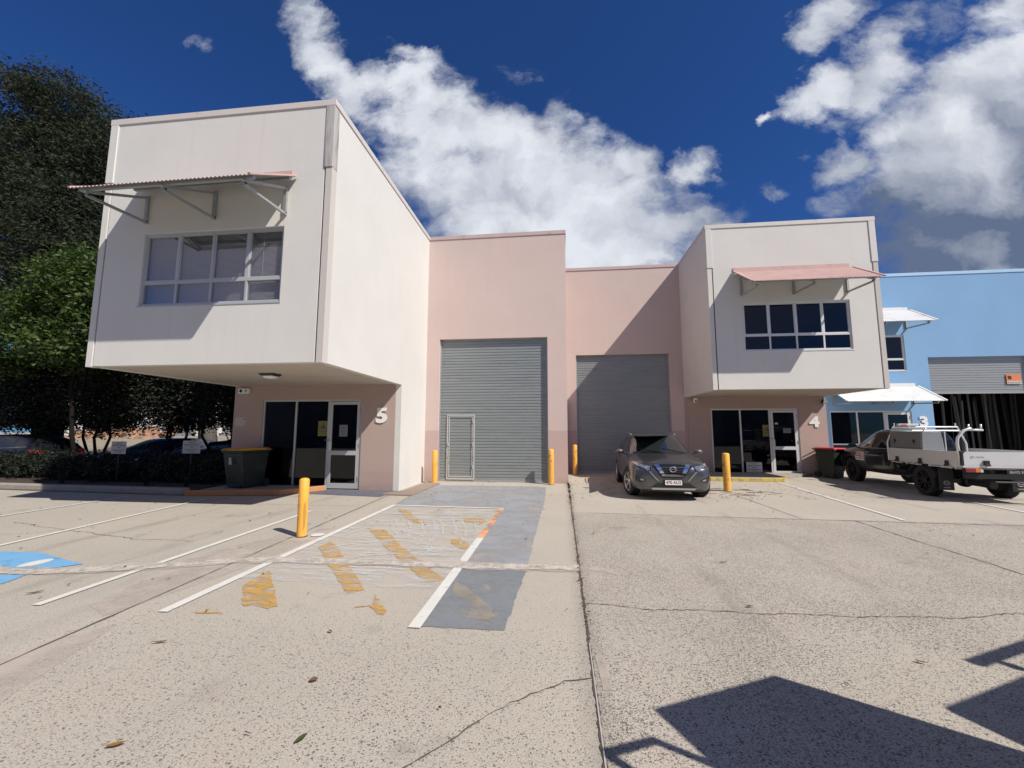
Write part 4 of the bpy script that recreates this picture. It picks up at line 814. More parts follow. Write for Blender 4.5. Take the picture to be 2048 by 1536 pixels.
def patch(bvh, kind, A, B, m, name, par, off=0.004, nu=14, nv=6, th=0.012, smooth=True):
    """panel laid over the bodywork between two edge lines A (top) and B (bottom), found by casting onto the shell"""
    def samp(L, t):
        f = t*(len(L)-1); i = min(int(f), len(L)-2); f -= i
        return (L[i][0]*(1-f)+L[i+1][0]*f, L[i][1]*(1-f)+L[i+1][1]*f)
    D = {'front': Vector((-1, 0, 0)), 'rear': Vector((1, 0, 0)), 'left': Vector((0, -1, 0)), 'right': Vector((0, 1, 0)), 'top': Vector((0, 0, -1))}[kind]
    G = []; last = None
    for j in range(nv+1):
        row = []
        for i in range(nu+1):
            a, b = samp(A, i/nu), samp(B, i/nu); f = j/nv; p = (a[0]*(1-f)+b[0]*f, a[1]*(1-f)+b[1]*f)
            o = {'front': (8, p[0], p[1]), 'rear': (-8, p[0], p[1]), 'left': (p[0], 4, p[1]), 'right': (p[0], -4, p[1]), 'top': (p[0], p[1], 5)}[kind]
            h = bvh.ray_cast(Vector(o), D)
            if h[0] is None: q, nn = (last if last else (Vector(o)+D*6, -D))
            else: q, nn = h[0], (h[1] if h[1].dot(D) < 0 else -h[1]); last = (q, nn)
            row.append((q, nn))
        G.append(row)
    W_ = nu+1; top = [q+nn*off for r in G for q, nn in r]; bot = [q-nn*th for r in G for q, nn in r]; N_ = len(top)
    fs = [(j*W_+i, j*W_+i+1, (j+1)*W_+i+1, (j+1)*W_+i) for j in range(nv) for i in range(nu)]
    per = [(0, i) for i in range(nu)]+[(j, nu) for j in range(nv)]+[(nv, i) for i in range(nu, 0, -1)]+[(j, 0) for j in range(nv, 0, -1)]
    idx = [j*W_+i for j, i in per]
    fs += [(idx[k], idx[(k+1) % len(idx)], N_+idx[(k+1) % len(idx)], N_+idx[k]) for k in range(len(idx))]
    mb = MB(); mb.add(top+bot, fs); return mb.build(name, m, par, autos=45 if smooth else None)
def wheel(e, x, y, r, w, steer=0.0, rim=SILVER, spokes=5, steel=False):
    s = 1 if y > 0 else -1
    hub = MB(); hub.lathe([(0.0, 0.02*s), (r*0.60, 0.02*s), (r*0.62, -w*0.4*s), (0, -w*0.4*s)], (0, 0, 0), 24, 'y')
    o = hub.build('wheel', BLACK, e, autos=40); o.location = (x, y, r); o.rotation_euler = (0, 0, steer)
    t = MB(); hw = w/2
    t.lathe([(r*0.66, -hw*0.86), (r*0.80, -hw*0.99), (r*0.93, -hw*0.97), (r*0.985, -hw*0.80), (r, -hw*0.5), (r, hw*0.5), (r*0.985, hw*0.80), (r*0.93, hw*0.97), (r*0.80, hw*0.99), (r*0.66, hw*0.86)], (0, 0, 0), 44, 'y')
    for k in range(44):   # tread blocks
        a = 2*math.pi*k/44
        for yy in (-hw*0.55, 0, hw*0.55):
            c, sn = math.cos(a+(0.05 if yy else 0)), math.sin(a+(0.05 if yy else 0))
            t.bar((c*r*0.99, yy-hw*0.2, sn*r*0.99), (c*r*0.99, yy+hw*0.2, sn*r*0.99), 0.012, r*0.09, (c, 0, sn))
    t.build('tyre', RUBBER, o, autos=35)
    R = MB(); yo = hw*0.86*s
    R.lathe([(r*0.60, yo*0.3), (r*0.63, yo*0.9), (r*0.685, yo*1.06), (r*0.70, yo*0.96), (r*0.67, yo*0.6)], (0, 0, 0), 40, 'y')
    if steel: R.lathe([(0, yo*0.55), (r*0.25, yo*0.55), (r*0.34, yo*0.25), (r*0.62, yo*0.4)], (0, 0, 0), 32, 'y')
    else:
        for k in range(spokes):
            for d in (-0.20, 0.20):
                a = 2*math.pi*k/spokes+0.3; a2 = a+d
                R.bar((math.cos(a+d*0.25)*r*0.12, yo*0.72, math.sin(a+d*0.25)*r*0.12), (math.cos(a2)*r*0.645, yo*0.93, math.sin(a2)*r*0.645), r*0.055, r*0.085, (0, s, 0))
        R.lathe([(0, yo*0.98), (r*0.11, yo*0.95), (r*0.19, yo*0.80), (r*0.20, yo*0.5)], (0, 0, 0), 24, 'y')
    R.build('rim', rim, o, autos=40)
    return o
def mirror(e, x, y, z, pm):
    s = 1 if y > 0 else -1
    b = MB(); b.lathe([(0, -0.085), (0.05, -0.075), (0.085, -0.035), (0.095, 0.01), (0.085, 0.05)], (0, 0, 0), 18, 'x')
    b.v = [(vx*-0.9, vy*1.15, vz*0.75) for vx, vy, vz in b.v]
    o = b.build('mirror', pm, e, smooth=True); o.location = (x, y, z)
    MB().lathe([(0, 0.0), (0.08, 0.0)], (-0.046, 0, 0), 16, 'x').build('mirror_glass', CARGL, o).scale = (1, 1.15, 0.75)
    MB().bar((-0.0, -s*0.04, -0.03), (0.02, -s*0.20, -0.07), 0.05, 0.03).build('mirror_arm', BLACK, o)
def side_seams(bvh, e, xs, zb=0.36, zt=1.0):
    for sd in ('left', 'right'):
        for x in xs: patch(bvh, sd, [(x-0.004, zt), (x+0.004, zt)], [(x-0.004+0.02, zb), (x+0.004+0.02, zb)], INK, 'door_seam', e, 0.0012, 1, 14, 0.004)
def ring_emblem(par, loc, r, m, rot, bar=True, wings=False):
    b = MB(); n = 28; rr = r*0.13
    P = [(math.cos(2*math.pi*k/n)*r, math.sin(2*math.pi*k/n)*r*0.82, 0) for k in range(n+1)]; b.tube(P, rr, 6, cap=False)
    if bar: b.box(-r*1.12, r*1.12, -r*0.17, r*0.17, -rr*0.5, rr*1.3)
    if wings: b.tube([(-r*0.92, r*0.25, 0), (-r*0.45, r*0.22, 0), (0, -r*0.28, 0), (r*0.45, r*0.22, 0), (r*0.92, r*0.25, 0)], rr, 6)
    o = b.build('emblem', m, par, autos=40); o.location = loc; o.rotation_euler = rot; return o
# ---- grey SUV in front of the unit 4 roller door
suv = empty('parked_suv', (2.60, 12.52, 0), 'metallic grey suv parked nose out in front of the unit 4 roller door', 'car', None, rad(-91.5))
suv.scale = (1, 1, 0.96)
ST = [(-2.30, 0.42, 0.70, 0.86, 0.62, 0.92, 0.52), (-2.27, 0.34, 0.80, 0.94, 0.74, 1.00, 0.62), (-2.14, 0.26, 0.875, 1.03, 0.80, 1.22, 0.66), (-1.90, 0.24, 0.90, 1.06, 0.82, 1.46, 0.60), (-1.55, 0.22, 0.905, 1.06, 0.84, 1.565, 0.59), (-0.9, 0.22, 0.91, 1.04, 0.85, 1.61, 0.60),
      (-0.1, 0.22, 0.91, 1.02, 0.85, 1.605, 0.60), (0.28, 0.22, 0.91, 1.01, 0.85, 1.55, 0.59), (0.50, 0.22, 0.91, 1.005, 0.85, 1.445, 0.60), (1.02, 0.22, 0.91, 1.00, 0.85, 1.125, 0.70), (1.12, 0.22, 0.91, 0.995, 0.85, 1.075, 0.72), (1.55, 0.22, 0.915, 0.955, 0.86, 1.035, 0.72), (1.95, 0.20, 0.905, 0.89, 0.84, 0.965, 0.68),
      (2.16, 0.20, 0.86, 0.83, 0.78, 0.895, 0.60), (2.26, 0.22, 0.76, 0.78, 0.68, 0.83, 0.50), (2.31, 0.27, 0.62, 0.70, 0.52, 0.74, 0.40)]
body, bv = loft_body(suv, ST, GREYP, [(1.37, 0.36), (-1.32, 0.36)], 0.395)
P = lambda *a, **k: patch(bv, *a, **k)
P('front', [(-0.645, 1.535), (0.645, 1.535)], [(-0.80, 1.075), (0.80, 1.075)], GLOSSB, 'windscreen_surround', suv, off=0.002, nu=18, nv=10)
P('front', [(-0.60, 1.50), (0.60, 1.50)], [(-0.755, 1.105), (0.755, 1.105)], WSGL, 'windscreen', suv, off=0.006, nu=18, nv=10)
for sd, sgn in (('left', 1), ('right', -1)):
    P(sd, [(0.42, 1.37), (0.10, 1.475), (-0.42, 1.50)], [(0.80, 1.075), (0.2, 1.07), (-0.42, 1.07)], CARGL, 'side_window', suv, nu=16, nv=6)
    P(sd, [(-0.50, 1.50), (-0.9, 1.50), (-1.28, 1.475)], [(-0.50, 1.07), (-0.9, 1.075), (-1.36, 1.09)], CARGL, 'side_window', suv, nu=12, nv=6)
    P(sd, [(-1.36, 1.465), (-1.80, 1.38)], [(-1.44, 1.10), (-1.86, 1.17)], CARGL, 'side_window', suv, nu=8, nv=5)
    P(sd, [(0.86, 1.062), (0.0, 1.055), (-1.3, 1.07), (-1.95, 1.15)], [(0.86, 1.048), (0.0, 1.04), (-1.3, 1.055), (-1.95, 1.135)], CHROME, 'window_trim', suv, off=0.006, nu=20, nv=1)
    P(sd, [(0.95, 0.36), (-0.9, 0.36)], [(0.95, 0.25), (-0.9, 0.25)], BLACK, 'sill_trim', suv, off=0.008, nu=16, nv=2)
    P(sd, [(-0.28, 0.935), (-0.46, 0.94)], [(-0.28, 0.905), (-0.46, 0.91)], GREYP, 'door_handle', suv, off=0.03, nu=4, nv=1)
    P(sd, [(-1.12, 0.955), (-1.30, 0.96)], [(-1.12, 0.925), (-1.30, 0.93)], GREYP, 'door_handle', suv, off=0.03, nu=4, nv=1)
    r_ = MB(); r_.tube([(0.02, sgn*0.60, 1.55), (-0.15, sgn*0.60, 1.595), (-0.9, sgn*0.60, 1.615), (-1.5, sgn*0.585, 1.585), (-1.6, sgn*0.58, 1.54)], 0.014, 8); r_.build('roof_rail', SILVER, suv, smooth=True)
    mirror(suv, 0.72, sgn*1.02, 1.10, GREYP)
    # headlight wraps round the corner
    P('front', [(sgn*0.46, 0.825), (sgn*0.60, 0.845), (sgn*0.74, 0.875), (sgn*0.835, 0.915)], [(sgn*0.50, 0.70), (sgn*0.62, 0.745), (sgn*0.76, 0.80), (sgn*0.845, 0.875)], GLOSSB, 'headlight', suv, off=0.006, nu=16, nv=5)
    P('front', [(sgn*0.485, 0.812), (sgn*0.62, 0.835), (sgn*0.75, 0.868), (sgn*0.825, 0.903)], [(sgn*0.525, 0.722), (sgn*0.63, 0.762), (sgn*0.76, 0.815), (sgn*0.835, 0.875)], LENSM, 'headlight_lens', suv, off=0.011, nu=12, nv=4)
    for yy, zz, rr_ in ((0.60, 0.785, 0.036), (0.715, 0.835, 0.032)):
        h_ = bv.ray_cast(Vector((5, sgn*yy, zz)), Vector((-1, 0, 0)))[0]
        if h_: MB().lathe([(0, 0.030), (rr_*0.6, 0.026), (rr_*0.75, 0.008), (rr_, 0.010), (rr_*1.05, 0.0)], (h_.x, h_.y, h_.z), 20, 'x').build('headlight_projector', CHROME, suv, autos=50)
    P('front', [(sgn*0.455, 0.828), (sgn*0.485, 0.82)], [(sgn*0.60, 0.725), (sgn*0.565, 0.70)], CHROME, 'running_light', suv, off=0.013, nu=2, nv=8)
    P('front', [(sgn*0.50, 0.695), (sgn*0.545, 0.70)], [(sgn*0.315, 0.475), (sgn*0.345, 0.475)], SILVER, 'bumper_accent', suv, off=0.012, nu=2, nv=8)
    P('front', [(sgn*0.83, 0.60), (sgn*0.80, 0.61), (sgn*0.60, 0.50)], [(sgn*0.82, 0.47), (sgn*0.72, 0.44), (sgn*0.62, 0.465)], GLOSSB, 'fog_lamp_recess', suv, off=0.004, nu=8, nv=4)
    P('front', [(sgn*0.72, 0.53), (sgn*0.64, 0.50)], [(sgn*0.72, 0.485), (sgn*0.65, 0.475)], LENSM, 'fog_lamp', suv, off=0.008, nu=3, nv=2)
    P('rear', [(sgn*0.84, 1.08), (sgn*0.55, 1.06)], [(sgn*0.84, 0.86), (sgn*0.60, 0.90)], LAMPR, 'tail_light', suv, off=0.01, nu=6, nv=4)
P('front', [(-0.46, 0.835), (-0.2, 0.862), (0.2, 0.862), (0.46, 0.835)], [(-0.22, 0.545), (-0.1, 0.54), (0.1, 0.54), (0.22, 0.545)], GLOSSB, 'grille', suv, off=0.004, nu=16, nv=8)
for sgn in (1, -1): P('front', [(sgn*0.30, 0.845), (sgn*0.405, 0.838)], [(sgn*0.175, 0.625), (sgn*0.235, 0.59)], CHROME, 'grille_chrome', suv, off=0.022, nu=3, nv=8)
P('front', [(-0.20, 0.628), (0.20, 0.628)], [(-0.235, 0.588), (0.235, 0.588)], CHROME, 'grille_chrome', suv, off=0.022, nu=8, nv=2)
for z in (0.68, 0.73, 0.79): P('front', [(-0.22-(z-0.68)*0.5, z+0.006), (0.22+(z-0.68)*0.5, z+0.006)], [(-0.22-(z-0.68)*0.5, z-0.006), (0.22+(z-0.68)*0.5, z-0.006)], BLACK, 'grille_bar', suv, off=0.014, nu=8, nv=1)
P('front', [(-0.36, 0.43), (0.36, 0.43)], [(-0.52, 0.315), (0.52, 0.315)], BLACK, 'lower_intake', suv, off=0.006, nu=14, nv=4)
P('front', [(-0.50, 0.315), (0.50, 0.315)], [(-0.46, 0.275), (0.46, 0.275)], SILVER, 'skid_strip', suv, off=0.022, nu=14, nv=2)
P('front', [(-0.78, 0.27), (0.78, 0.27)], [(-0.70, 0.225), (0.70, 0.225)], BLACK, 'lower_lip', suv, off=0.006, nu=14, nv=2)
P('front', [(-0.55, 0.880), (-0.3, 0.895), (0.3, 0.895), (0.55, 0.880)], [(-0.55, 0.874), (-0.3, 0.889), (0.3, 0.889), (0.55, 0.874)], INK, 'bonnet_seam', suv, off=0.0015, nu=14, nv=1)
for sgn in (1, -1): P('top', [(1.08, sgn*0.80), (1.60, sgn*0.79), (2.05, sgn*0.66)], [(1.08, sgn*0.793), (1.60, sgn*0.783), (2.05, sgn*0.653)], INK, 'bonnet_seam', suv, off=0.0015, nu=12, nv=1)
P('top', [(1.10, -0.70), (1.10, 0.70)], [(1.02, -0.72), (1.02, 0.72)], BLACK, 'wiper_cowl', suv, off=0.006, nu=10, nv=2)
w_ = MB(); w_.tube([(1.10, 0.55, 1.10), (0.93, 0.05, 1.20)], 0.008, 6); w_.tube([(1.10, -0.05, 1.11), (0.93, -0.52, 1.19)], 0.008, 6); w_.build('wiper', BLACK, suv)
side_seams(bv, suv, (0.90, -0.46, -1.30))
ring_emblem(suv, (2.335, 0, 0.755), 0.072, CHROME, (math.pi/2, 0, math.pi/2))
pl = MB().box(2.325, 2.337, -0.186, 0.186, 0.385, 0.495).build('number_plate', PLATEW, suv, bevel=0.003)
MB().box(2.29, 2.324, -0.22, 0.22, 0.37, 0.51).build('plate_holder', BLACK, suv)
text_mesh('plate_characters', '470 AU2', 0.098, PLATET, pl, (2.3375, 0, 0.442), (math.pi/2, 0, math.pi/2), 0.0008, 0.022, 0.92)
wheel(suv, 1.37, 0.80, 0.36, 0.225, rad(16)); wheel(suv, 1.37, -0.80, 0.36, 0.225, rad(16)); wheel(suv, -1.32, 0.80, 0.36, 0.225); wheel(suv, -1.32, -0.80, 0.36, 0.225)
# dashboard visor and wheel just behind the glass are left to reflection; a registration label sits on the screen
# ---- black tray ute nose in to unit 3
ute = empty('tray_ute', (9.95, 11.90, 0), 'black ute with an aluminium tray and toolbox parked nose in beside the red lidded bin', 'ute', None, rad(84.5))
SU = [(1.20, 0.44, 0.80, 1.05, 0.78, 1.50, 0.60), (1.24, 0.36, 0.86, 1.08, 0.82, 1.60, 0.62), (1.55, 0.34, 0.875, 1.08, 0.83, 1.68, 0.61), (2.10, 0.34, 0.88, 1.07, 0.83, 1.68, 0.61), (2.38, 0.34, 0.88, 1.06, 0.83, 1.60, 0.60), (2.60, 0.34, 0.88, 1.05, 0.83, 1.47, 0.62), (3.05, 0.34, 0.885, 1.04, 0.84, 1.17, 0.72), (3.15, 0.36, 0.89, 1.03, 0.84, 1.14, 0.74), (3.6, 0.36, 0.89, 0.99, 0.83, 1.09, 0.72), (3.95, 0.36, 0.86, 0.93, 0.78, 1.02, 0.66), (4.10, 0.38, 0.76, 0.86, 0.66, 0.93, 0.55), (4.15, 0.42, 0.62, 0.78, 0.5, 0.82, 0.4)]
ub, ubv = loft_body(ute, SU, BLACKP, [(3.15, 0.38)], 0.43)
U = lambda *a, **k: patch(ubv, *a, **k)
for sd, sgn in (('left', 1), ('right', -1)):
    U(sd, [(2.50, 1.44), (2.2, 1.545), (1.40, 1.57)], [(2.86, 1.13), (2.2, 1.12), (1.40, 1.12)], CARGL, 'side_window', ute, nu=14, nv=6)
    U(sd, [(2.95, 1.10), (1.34, 1.11)], [(2.95, 1.09), (1.34, 1.10)], GREYT, 'window_trim', ute, off=0.006, nu=12, nv=1)
    U(sd, [(1.66, 0.98), (1.46, 0.985)], [(1.66, 0.945), (1.46, 0.95)], GLOSSB, 'door_handle', ute, off=0.03, nu=4, nv=1)
    U(sd, [(2.9, 0.48), (1.3, 0.48)], [(2.9, 0.40), (1.3, 0.40)], BLACK, 'sill_trim', ute, off=0.01, nu=8, nv=2)
    U('front', [(sgn*0.44, 0.88), (sgn*0.80, 0.93)], [(sgn*0.48, 0.74), (sgn*0.82, 0.80)], LENSM, 'headlight', ute, off=0.01, nu=8, nv=4)
    mirror(ute, 2.72, sgn*1.02, 1.16, BLACK)
    arch = MB(); P_ = [(3.15+0.445*math.cos(a*math.pi/14), sgn*0.875, 0.38+0.445*math.sin(a*math.pi/14)) for a in range(-1, 16)]; arch.tube(P_, 0.026, 6); arch.build('wheel_arch_flare', BLACK, ute, smooth=True)
U('front', [(-0.62, 1.50), (0.62, 1.50)], [(-0.74, 1.17), (0.74, 1.17)], WSGL, 'windscreen', ute, nu=14, nv=6)
U('rear', [(-0.58, 1.56), (0.58, 1.56)], [(-0.66, 1.18), (0.66, 1.18)], CARGL, 'rear_window', ute, nu=8, nv=4)
U('front', [(-0.42, 0.88), (0.42, 0.88)], [(-0.34, 0.56), (0.34, 0.56)], GLOSSB, 'grille', ute, nu=8, nv=4)
side_seams(ubv, ute, (1.32, 2.98), 0.42, 1.06)
sg = U('left', [(2.86, 0.955), (2.44, 0.955)], [(2.86, 0.705), (2.44, 0.705)], WHITE, 'door_sign', ute, off=0.006, nu=4, nv=3, th=0.002)
hit = ubv.ray_cast(Vector((2.65, 4, 0.83)), Vector((0, -1, 0))); hy = hit[0].y+0.0085
REDT = mat('red_lettering', (0.50, 0.03, 0.03), 0.6)
tx = lambda s, x, z, sz, m: text_mesh('lettering', s, sz, m, sg, (x, hy, z), (math.pi/2, 0, math.pi), 0.0015, 0.02)
tx('Brisbane', 2.60, 0.900, 0.068, REDT); tx('Aluminium', 2.60, 0.835, 0.062, REDT); tx('0412 809 770', 2.65, 0.758, 0.062, INK)
lm = MB(); lm.box(2.80, 2.84, hy-0.002, hy+0.001, 0.86, 0.935); lm.box(2.75, 2.80, hy-0.002, hy+0.001, 0.915, 0.935); lm.box(2.745, 2.80, hy-0.002, hy+0.001, 0.82, 0.85); lm.build('logo_mark', INK, sg)
# tray
tb = MB(); tb.box(-1.36, 1.12, -0.93, 0.93, 0.80, 0.845); 
for x in (-1.1, -0.7, -0.3, 0.1, 0.5, 0.9): tb.box(x-0.025, x+0.025, -0.90, 0.90, 0.745, 0.799)
tray = tb.build('tray', TRAYAL, ute)
ch = MB(); ch.box(-1.28, 2.2, 0.30, 0.38, 0.60, 0.744); ch.box(-1.28, 2.2, -0.38, -0.30, 0.60, 0.744); ch.box(-0.09, 0.09, -0.62, 0.62, 0.33, 0.43); ch.box(-1.30, -1.22, -0.86, 0.86, 0.55, 0.66); ch.box(0.4, 1.0, -0.28, 0.28, 0.38, 0.6)
ch.tube([(-0.6, 0.28, 0.42), (-1.2, 0.28, 0.40)], 0.08, 10); ch.lathe([(0, -0.16), (0.10, -0.15), (0.15, -0.05), (0.15, 0.05), (0.10, 0.15), (0, 0.16)], (0, 0, 0.38), 18, 'x'); ch.build('chassis', BLACK, ute)
def board(pts, vert, name, par, h=0.30, z0=0.848, lit=TRAYAL):
    """ribbed dropside board: horizontal grooves pressed along it"""
    (ax, ay), (bx, by) = pts; a = Vector((ax, ay)); b = Vector((bx, by)); d = (b-a).normalized(); nrm = Vector((d.y, -d.x))
    prof = [(0.016, 0), (0.016, 0.055), (0.009, 0.062), (0.009, 0.072), (0.016, 0.079), (0.016, 0.135), (0.009, 0.142), (0.009, 0.152), (0.016, 0.159), (0.016, 0.215), (0.009, 0.222), (0.009, 0.232), (0.016, 0.239), (0.016, h), (-0.016, h), (-0.016, 0)]
    mb = MB(); vs = []
    for p in (a, b): vs += [(p.x+nrm.x*o_, p.y+nrm.y*o_, z0+z) for o_, z in prof]
    n = len(prof); mb.add(vs, [(k, (k+1) % n, n+(k+1) % n, n+k) for k in range(n)]+[tuple(range(n)), tuple(range(2*n-1, n-1, -1))]); return mb.build(name, TRAYAL, par)
board([(1.10, 0.93), (-1.31, 0.93)][::-1], 0, 'side_board', tray); board([(1.10, -0.93), (-1.31, -0.93)], 0, 'side_board', tray); tg = board([(-1.345, 0.90), (-1.345, -0.90)][::-1], 0, 'tail_board', tray)
text_mesh('lettering', 'mazda', 0.06, MATS['silver_lettering'], tg, (-1.3635, 0.60, 1.035), (math.pi/2, 0, -math.pi/2), 0.0008, 0.015)
ring_emblem(tg, (-1.3645, 0.74, 1.035), 0.028, MATS['silver_lettering'], (math.pi/2, 0, -math.pi/2), False, True)
for x in (0.75, -0.1, -0.95):
    l = MB(); l.box(x-0.045, x+0.045, 0.947, 0.975, 0.825, 0.93); l.bar((x-0.05, 0.96, 0.83), (x+0.05, 0.985, 0.82), 0.02, 0.05); l.build('latch', BLACK, tray, bevel=0.006)
for y in (0.50, -0.50):
    l = MB(); l.box(-1.40, -1.363, y-0.05, y+0.05, 0.855, 0.96); l.bar((-1.395, y-0.06, 0.86), (-1.42, y+0.05, 0.85), 0.02, 0.04); l.build('latch', BLACK, tray, bevel=0.006)
for y in (0.93, -0.93):
    c_ = MB(); c_.box(-1.372, -1.315, y-0.022, y+0.022, 0.84, 1.155); c_.box(-1.375, -1.33, y-0.05, y+0.03, 1.12, 1.16); c_.build('corner_latch_post', BLACK, tray, bevel=0.008)
rail = MB()
for a, b in ((0.95, 0.55), (0.25, -0.15), (-0.45, -1.1)):
    rail.tube([(a, 0.97, 0.775), (b, 0.97, 0.765)], 0.010, 6)
    for x in (a-0.08, b+0.08): rail.tube([(x, 0.97, 0.775), (x, 0.92, 0.81)], 0.008, 6)
rail.build('tie_rail', TRAYAL, tray)
for s in (1, -1):
    t_ = MB(); t_.box(-1.375, -1.315, min(s*0.56, s*0.92), max(s*0.56, s*0.92), 0.685, 0.795); lh = t_.build('tail_light', BLACK, ute, bevel=0.008)
    for a, b, m in ((0.905, 0.73, LAMPR), (0.725, 0.64, LAMPO), (0.635, 0.585, LAMPC)):
        MB().box(-1.392, -1.3755, min(s*a, s*b), max(s*a, s*b), 0.70, 0.785).build('lens', m, lh, bevel=0.004)
    f_ = MB(); f_.box(-0.52, -0.508, s*0.72-0.15, s*0.72+0.15, 0.20, 0.72); mf = f_.build('mud_flap', BLACK, ute)
    ring_emblem(mf, (-0.525, s*0.72, 0.37), 0.058, GREYT, (math.pi/2, 0, -math.pi/2), False, True); text_mesh('lettering', 'mazda', 0.05, GREYT, mf, (-0.523, s*0.72, 0.265), (math.pi/2, 0, -math.pi/2), 0.001, 0.02)
    gd = MB(); A_ = [(0.02+0.46*math.cos(math.radians(a)), 0.38+0.43*math.sin(math.radians(a))) for a in range(20, 165, 12)]
    gd.quadstrip([(x, s*0.62, z) for x, z in A_], [(x, s*0.92, z) for x, z in A_]); gdo = gd.build('mudguard', BLACK, ute, smooth=True); gdo.modifiers.new('t', 'SOLIDIFY').thickness = 0.012
    wheel(ute, 0.0, s*0.76, 0.375, 0.25, 0, BLACK, 6); wheel(ute, 3.15, s*0.76, 0.375, 0.25, 0, BLACK, 6)
bp_ = MB(); bp_.tube([(-1.42, 0.42, 0.50), (-1.42, -0.85, 0.50)], 0.022, 8); bp_.tube([(-1.25, 0.40, 0.50), (-1.42, 0.40, 0.50)], 0.022, 8); bp_.build('tow_bar', BLACK, ute)
np_ = MB().box(-1.40, -1.39, -0.21, 0.17, 0.655, 0.765).build('number_plate', PLATEB, ute); text_mesh('plate_characters', 'RHYS 93', 0.086, GREYT, np_, (-1.4015, -0.02, 0.71), (math.pi/2, 0, -math.pi/2), 0.0008, 0.012, 0.9)
# headboard, toolbox and racks
hb = MB(); hb.tube([(1.15, 0.92, 0.80), (1.15, 0.92, 1.30), (1.15, 0.76, 1.72), (1.15, -0.76, 1.72), (1.15, -0.92, 1.28), (1.15, -0.92, 0.80)], 0.024, 10)
hb.tube([(1.15, 0.80, 1.62), (1.15, -0.80, 1.62)], 0.022, 8)
for y in (0.45, 0.15, -0.15, -0.45): hb.tube([(1.15, y, 0.85), (1.15, y, 1.62)], 0.014, 8)
for y in (0.72, -0.72): hb.tube([(1.15, y, 1.74), (1.15, y, 1.83)], 0.016, 8)
hb.build('headboard_rack', TRAYAL, ute, autos=50)
rk = MB(); rk.tube([(-1.30, 0.93, 0.90), (-1.30, 0.95, 1.34), (-1.30, 0.93, 1.46), (-1.30, 0.80, 1.62), (-1.30, 0.70, 1.66), (-1.30, 0.66, 1.665)], 0.030, 10); rk.tube([(-1.30, 0.70, 1.64), (-1.30, 0.44, 1.63)], 0.022, 8)
for y in (0.70, 0.47): rk.tube([(-1.30, y, 1.64), (-1.30, y, 1.76)], 0.018, 8)
rk.build('ladder_rack_arm', TRAYAL, ute, smooth=True)
CHK = bpy.data.materials.new('checker_plate'); CHK.use_nodes = True; MATS['checker_plate'] = CHK
t = NT(CHK.node_tree); b_ = CHK.node_tree.nodes['Principled BSDF']; b_.inputs['Metallic'].default_value = 0.7; b_.inputs['Roughness'].default_value = 0.38
oc = t.node('ShaderNodeTexCoord').outputs['Object']; xyz = t.node('ShaderNodeSeparateXYZ', i_0=oc).outputs
uu = t.math('MULTIPLY', t.math('ADD', xyz[0], xyz[1]), 20.0); vv = t.math('MULTIPLY', xyz[2], 20.0)
fu = t.math('SUBTRACT', t.math('FRACT', uu), 0.5); fv = t.math('SUBTRACT', t.math('FRACT', vv), 0.5)
par_ = t.math('MODULO', t.math('ADD', t.math('FLOOR', uu), t.math('FLOOR', vv)), 2.0)
sgn_ = t.math('SUBTRACT', t.math('MULTIPLY', t.math('ABSOLUTE', par_), 2.0), 1.0)
da = t.math('ADD', fu, t.math('MULTIPLY', fv, sgn_)); db = t.math('SUBTRACT', fu, t.math('MULTIPLY', fv, sgn_))
rad_ = t.math('ADD', t.math('POWER', t.math('MULTIPLY', da, 1.5), 2.0), t.math('POWER', t.math('MULTIPLY', db, 4.2), 2.0))
hh = t.smooth(rad_, 0.55, 0.1)
t.set(b_.inputs['Base Color'], t.mix(hh, (0.30, 0.31, 0.32), (0.62, 0.63, 0.64)))
bn_ = t.node('ShaderNodeBump', i_Strength=0.8, i_Distance=0.006, i_Height=hh); t.l.new(bn_.outputs[0], b_.inputs['Normal'])
bx = MB(); x0_, x1_ = -0.12, 1.10
bx.hexa([(x0_, 0.905, 0.85), (x0_, 0.38, 0.85), (x1_, 0.38, 0.85), (x1_, 0.905, 0.85)], [(x0_, 0.86, 1.60), (x0_, 0.46, 1.60), (x1_, 0.46, 1.60), (x1_, 0.86, 1.60)]); tbx = bx.build('toolbox', CHK, ute, bevel=0.008)
dr = MB(); dr.hexa([(x0_+0.02, 0.903, 1.20), (x0_+0.02, 0.86, 1.20), (x1_-0.02, 0.86, 1.20), (x1_-0.02, 0.903, 1.20)], [(x0_+0.02, 0.880, 1.585), (x0_+0.02, 0.84, 1.585), (x1_-0.02, 0.84, 1.585), (x1_-0.02, 0.880, 1.585)]); dr.build('toolbox_door', CHK, tbx, bevel=0.004)
for x in (0.15, 0.88): MB().box(x-0.035, x+0.035, 0.893, 0.905, 1.30, 1.39).build('latch', BLACK, tbx, bevel=0.006)
rl = MB(); rl.tube([(-0.16, 0.80, 1.665), (1.12, 0.80, 1.665)], 0.022, 10); rl.tube([(-0.08, 0.80, 1.605), (-0.08, 0.80, 1.66)], 0.018, 8); rl.build('toolbox_rail', TRAYAL, tbx, smooth=True)
e = empty('wrapped_bundle', (10.0, 13.10, 1.745), 'white wrapped bundle with red print lying on the ute headboard rack', 'bundle', None, rad(84.5)); e.location = (9.62, 13.02, 1.762)
MB().box(-0.05, 0.05, -0.24, 0.24, -0.012, 0.05).build('wrapping', PAPER, e, bevel=0.015); MB().box(-0.0535, -0.051, 0.05, 0.20, 0.0, 0.035).build('print', REDT, e)
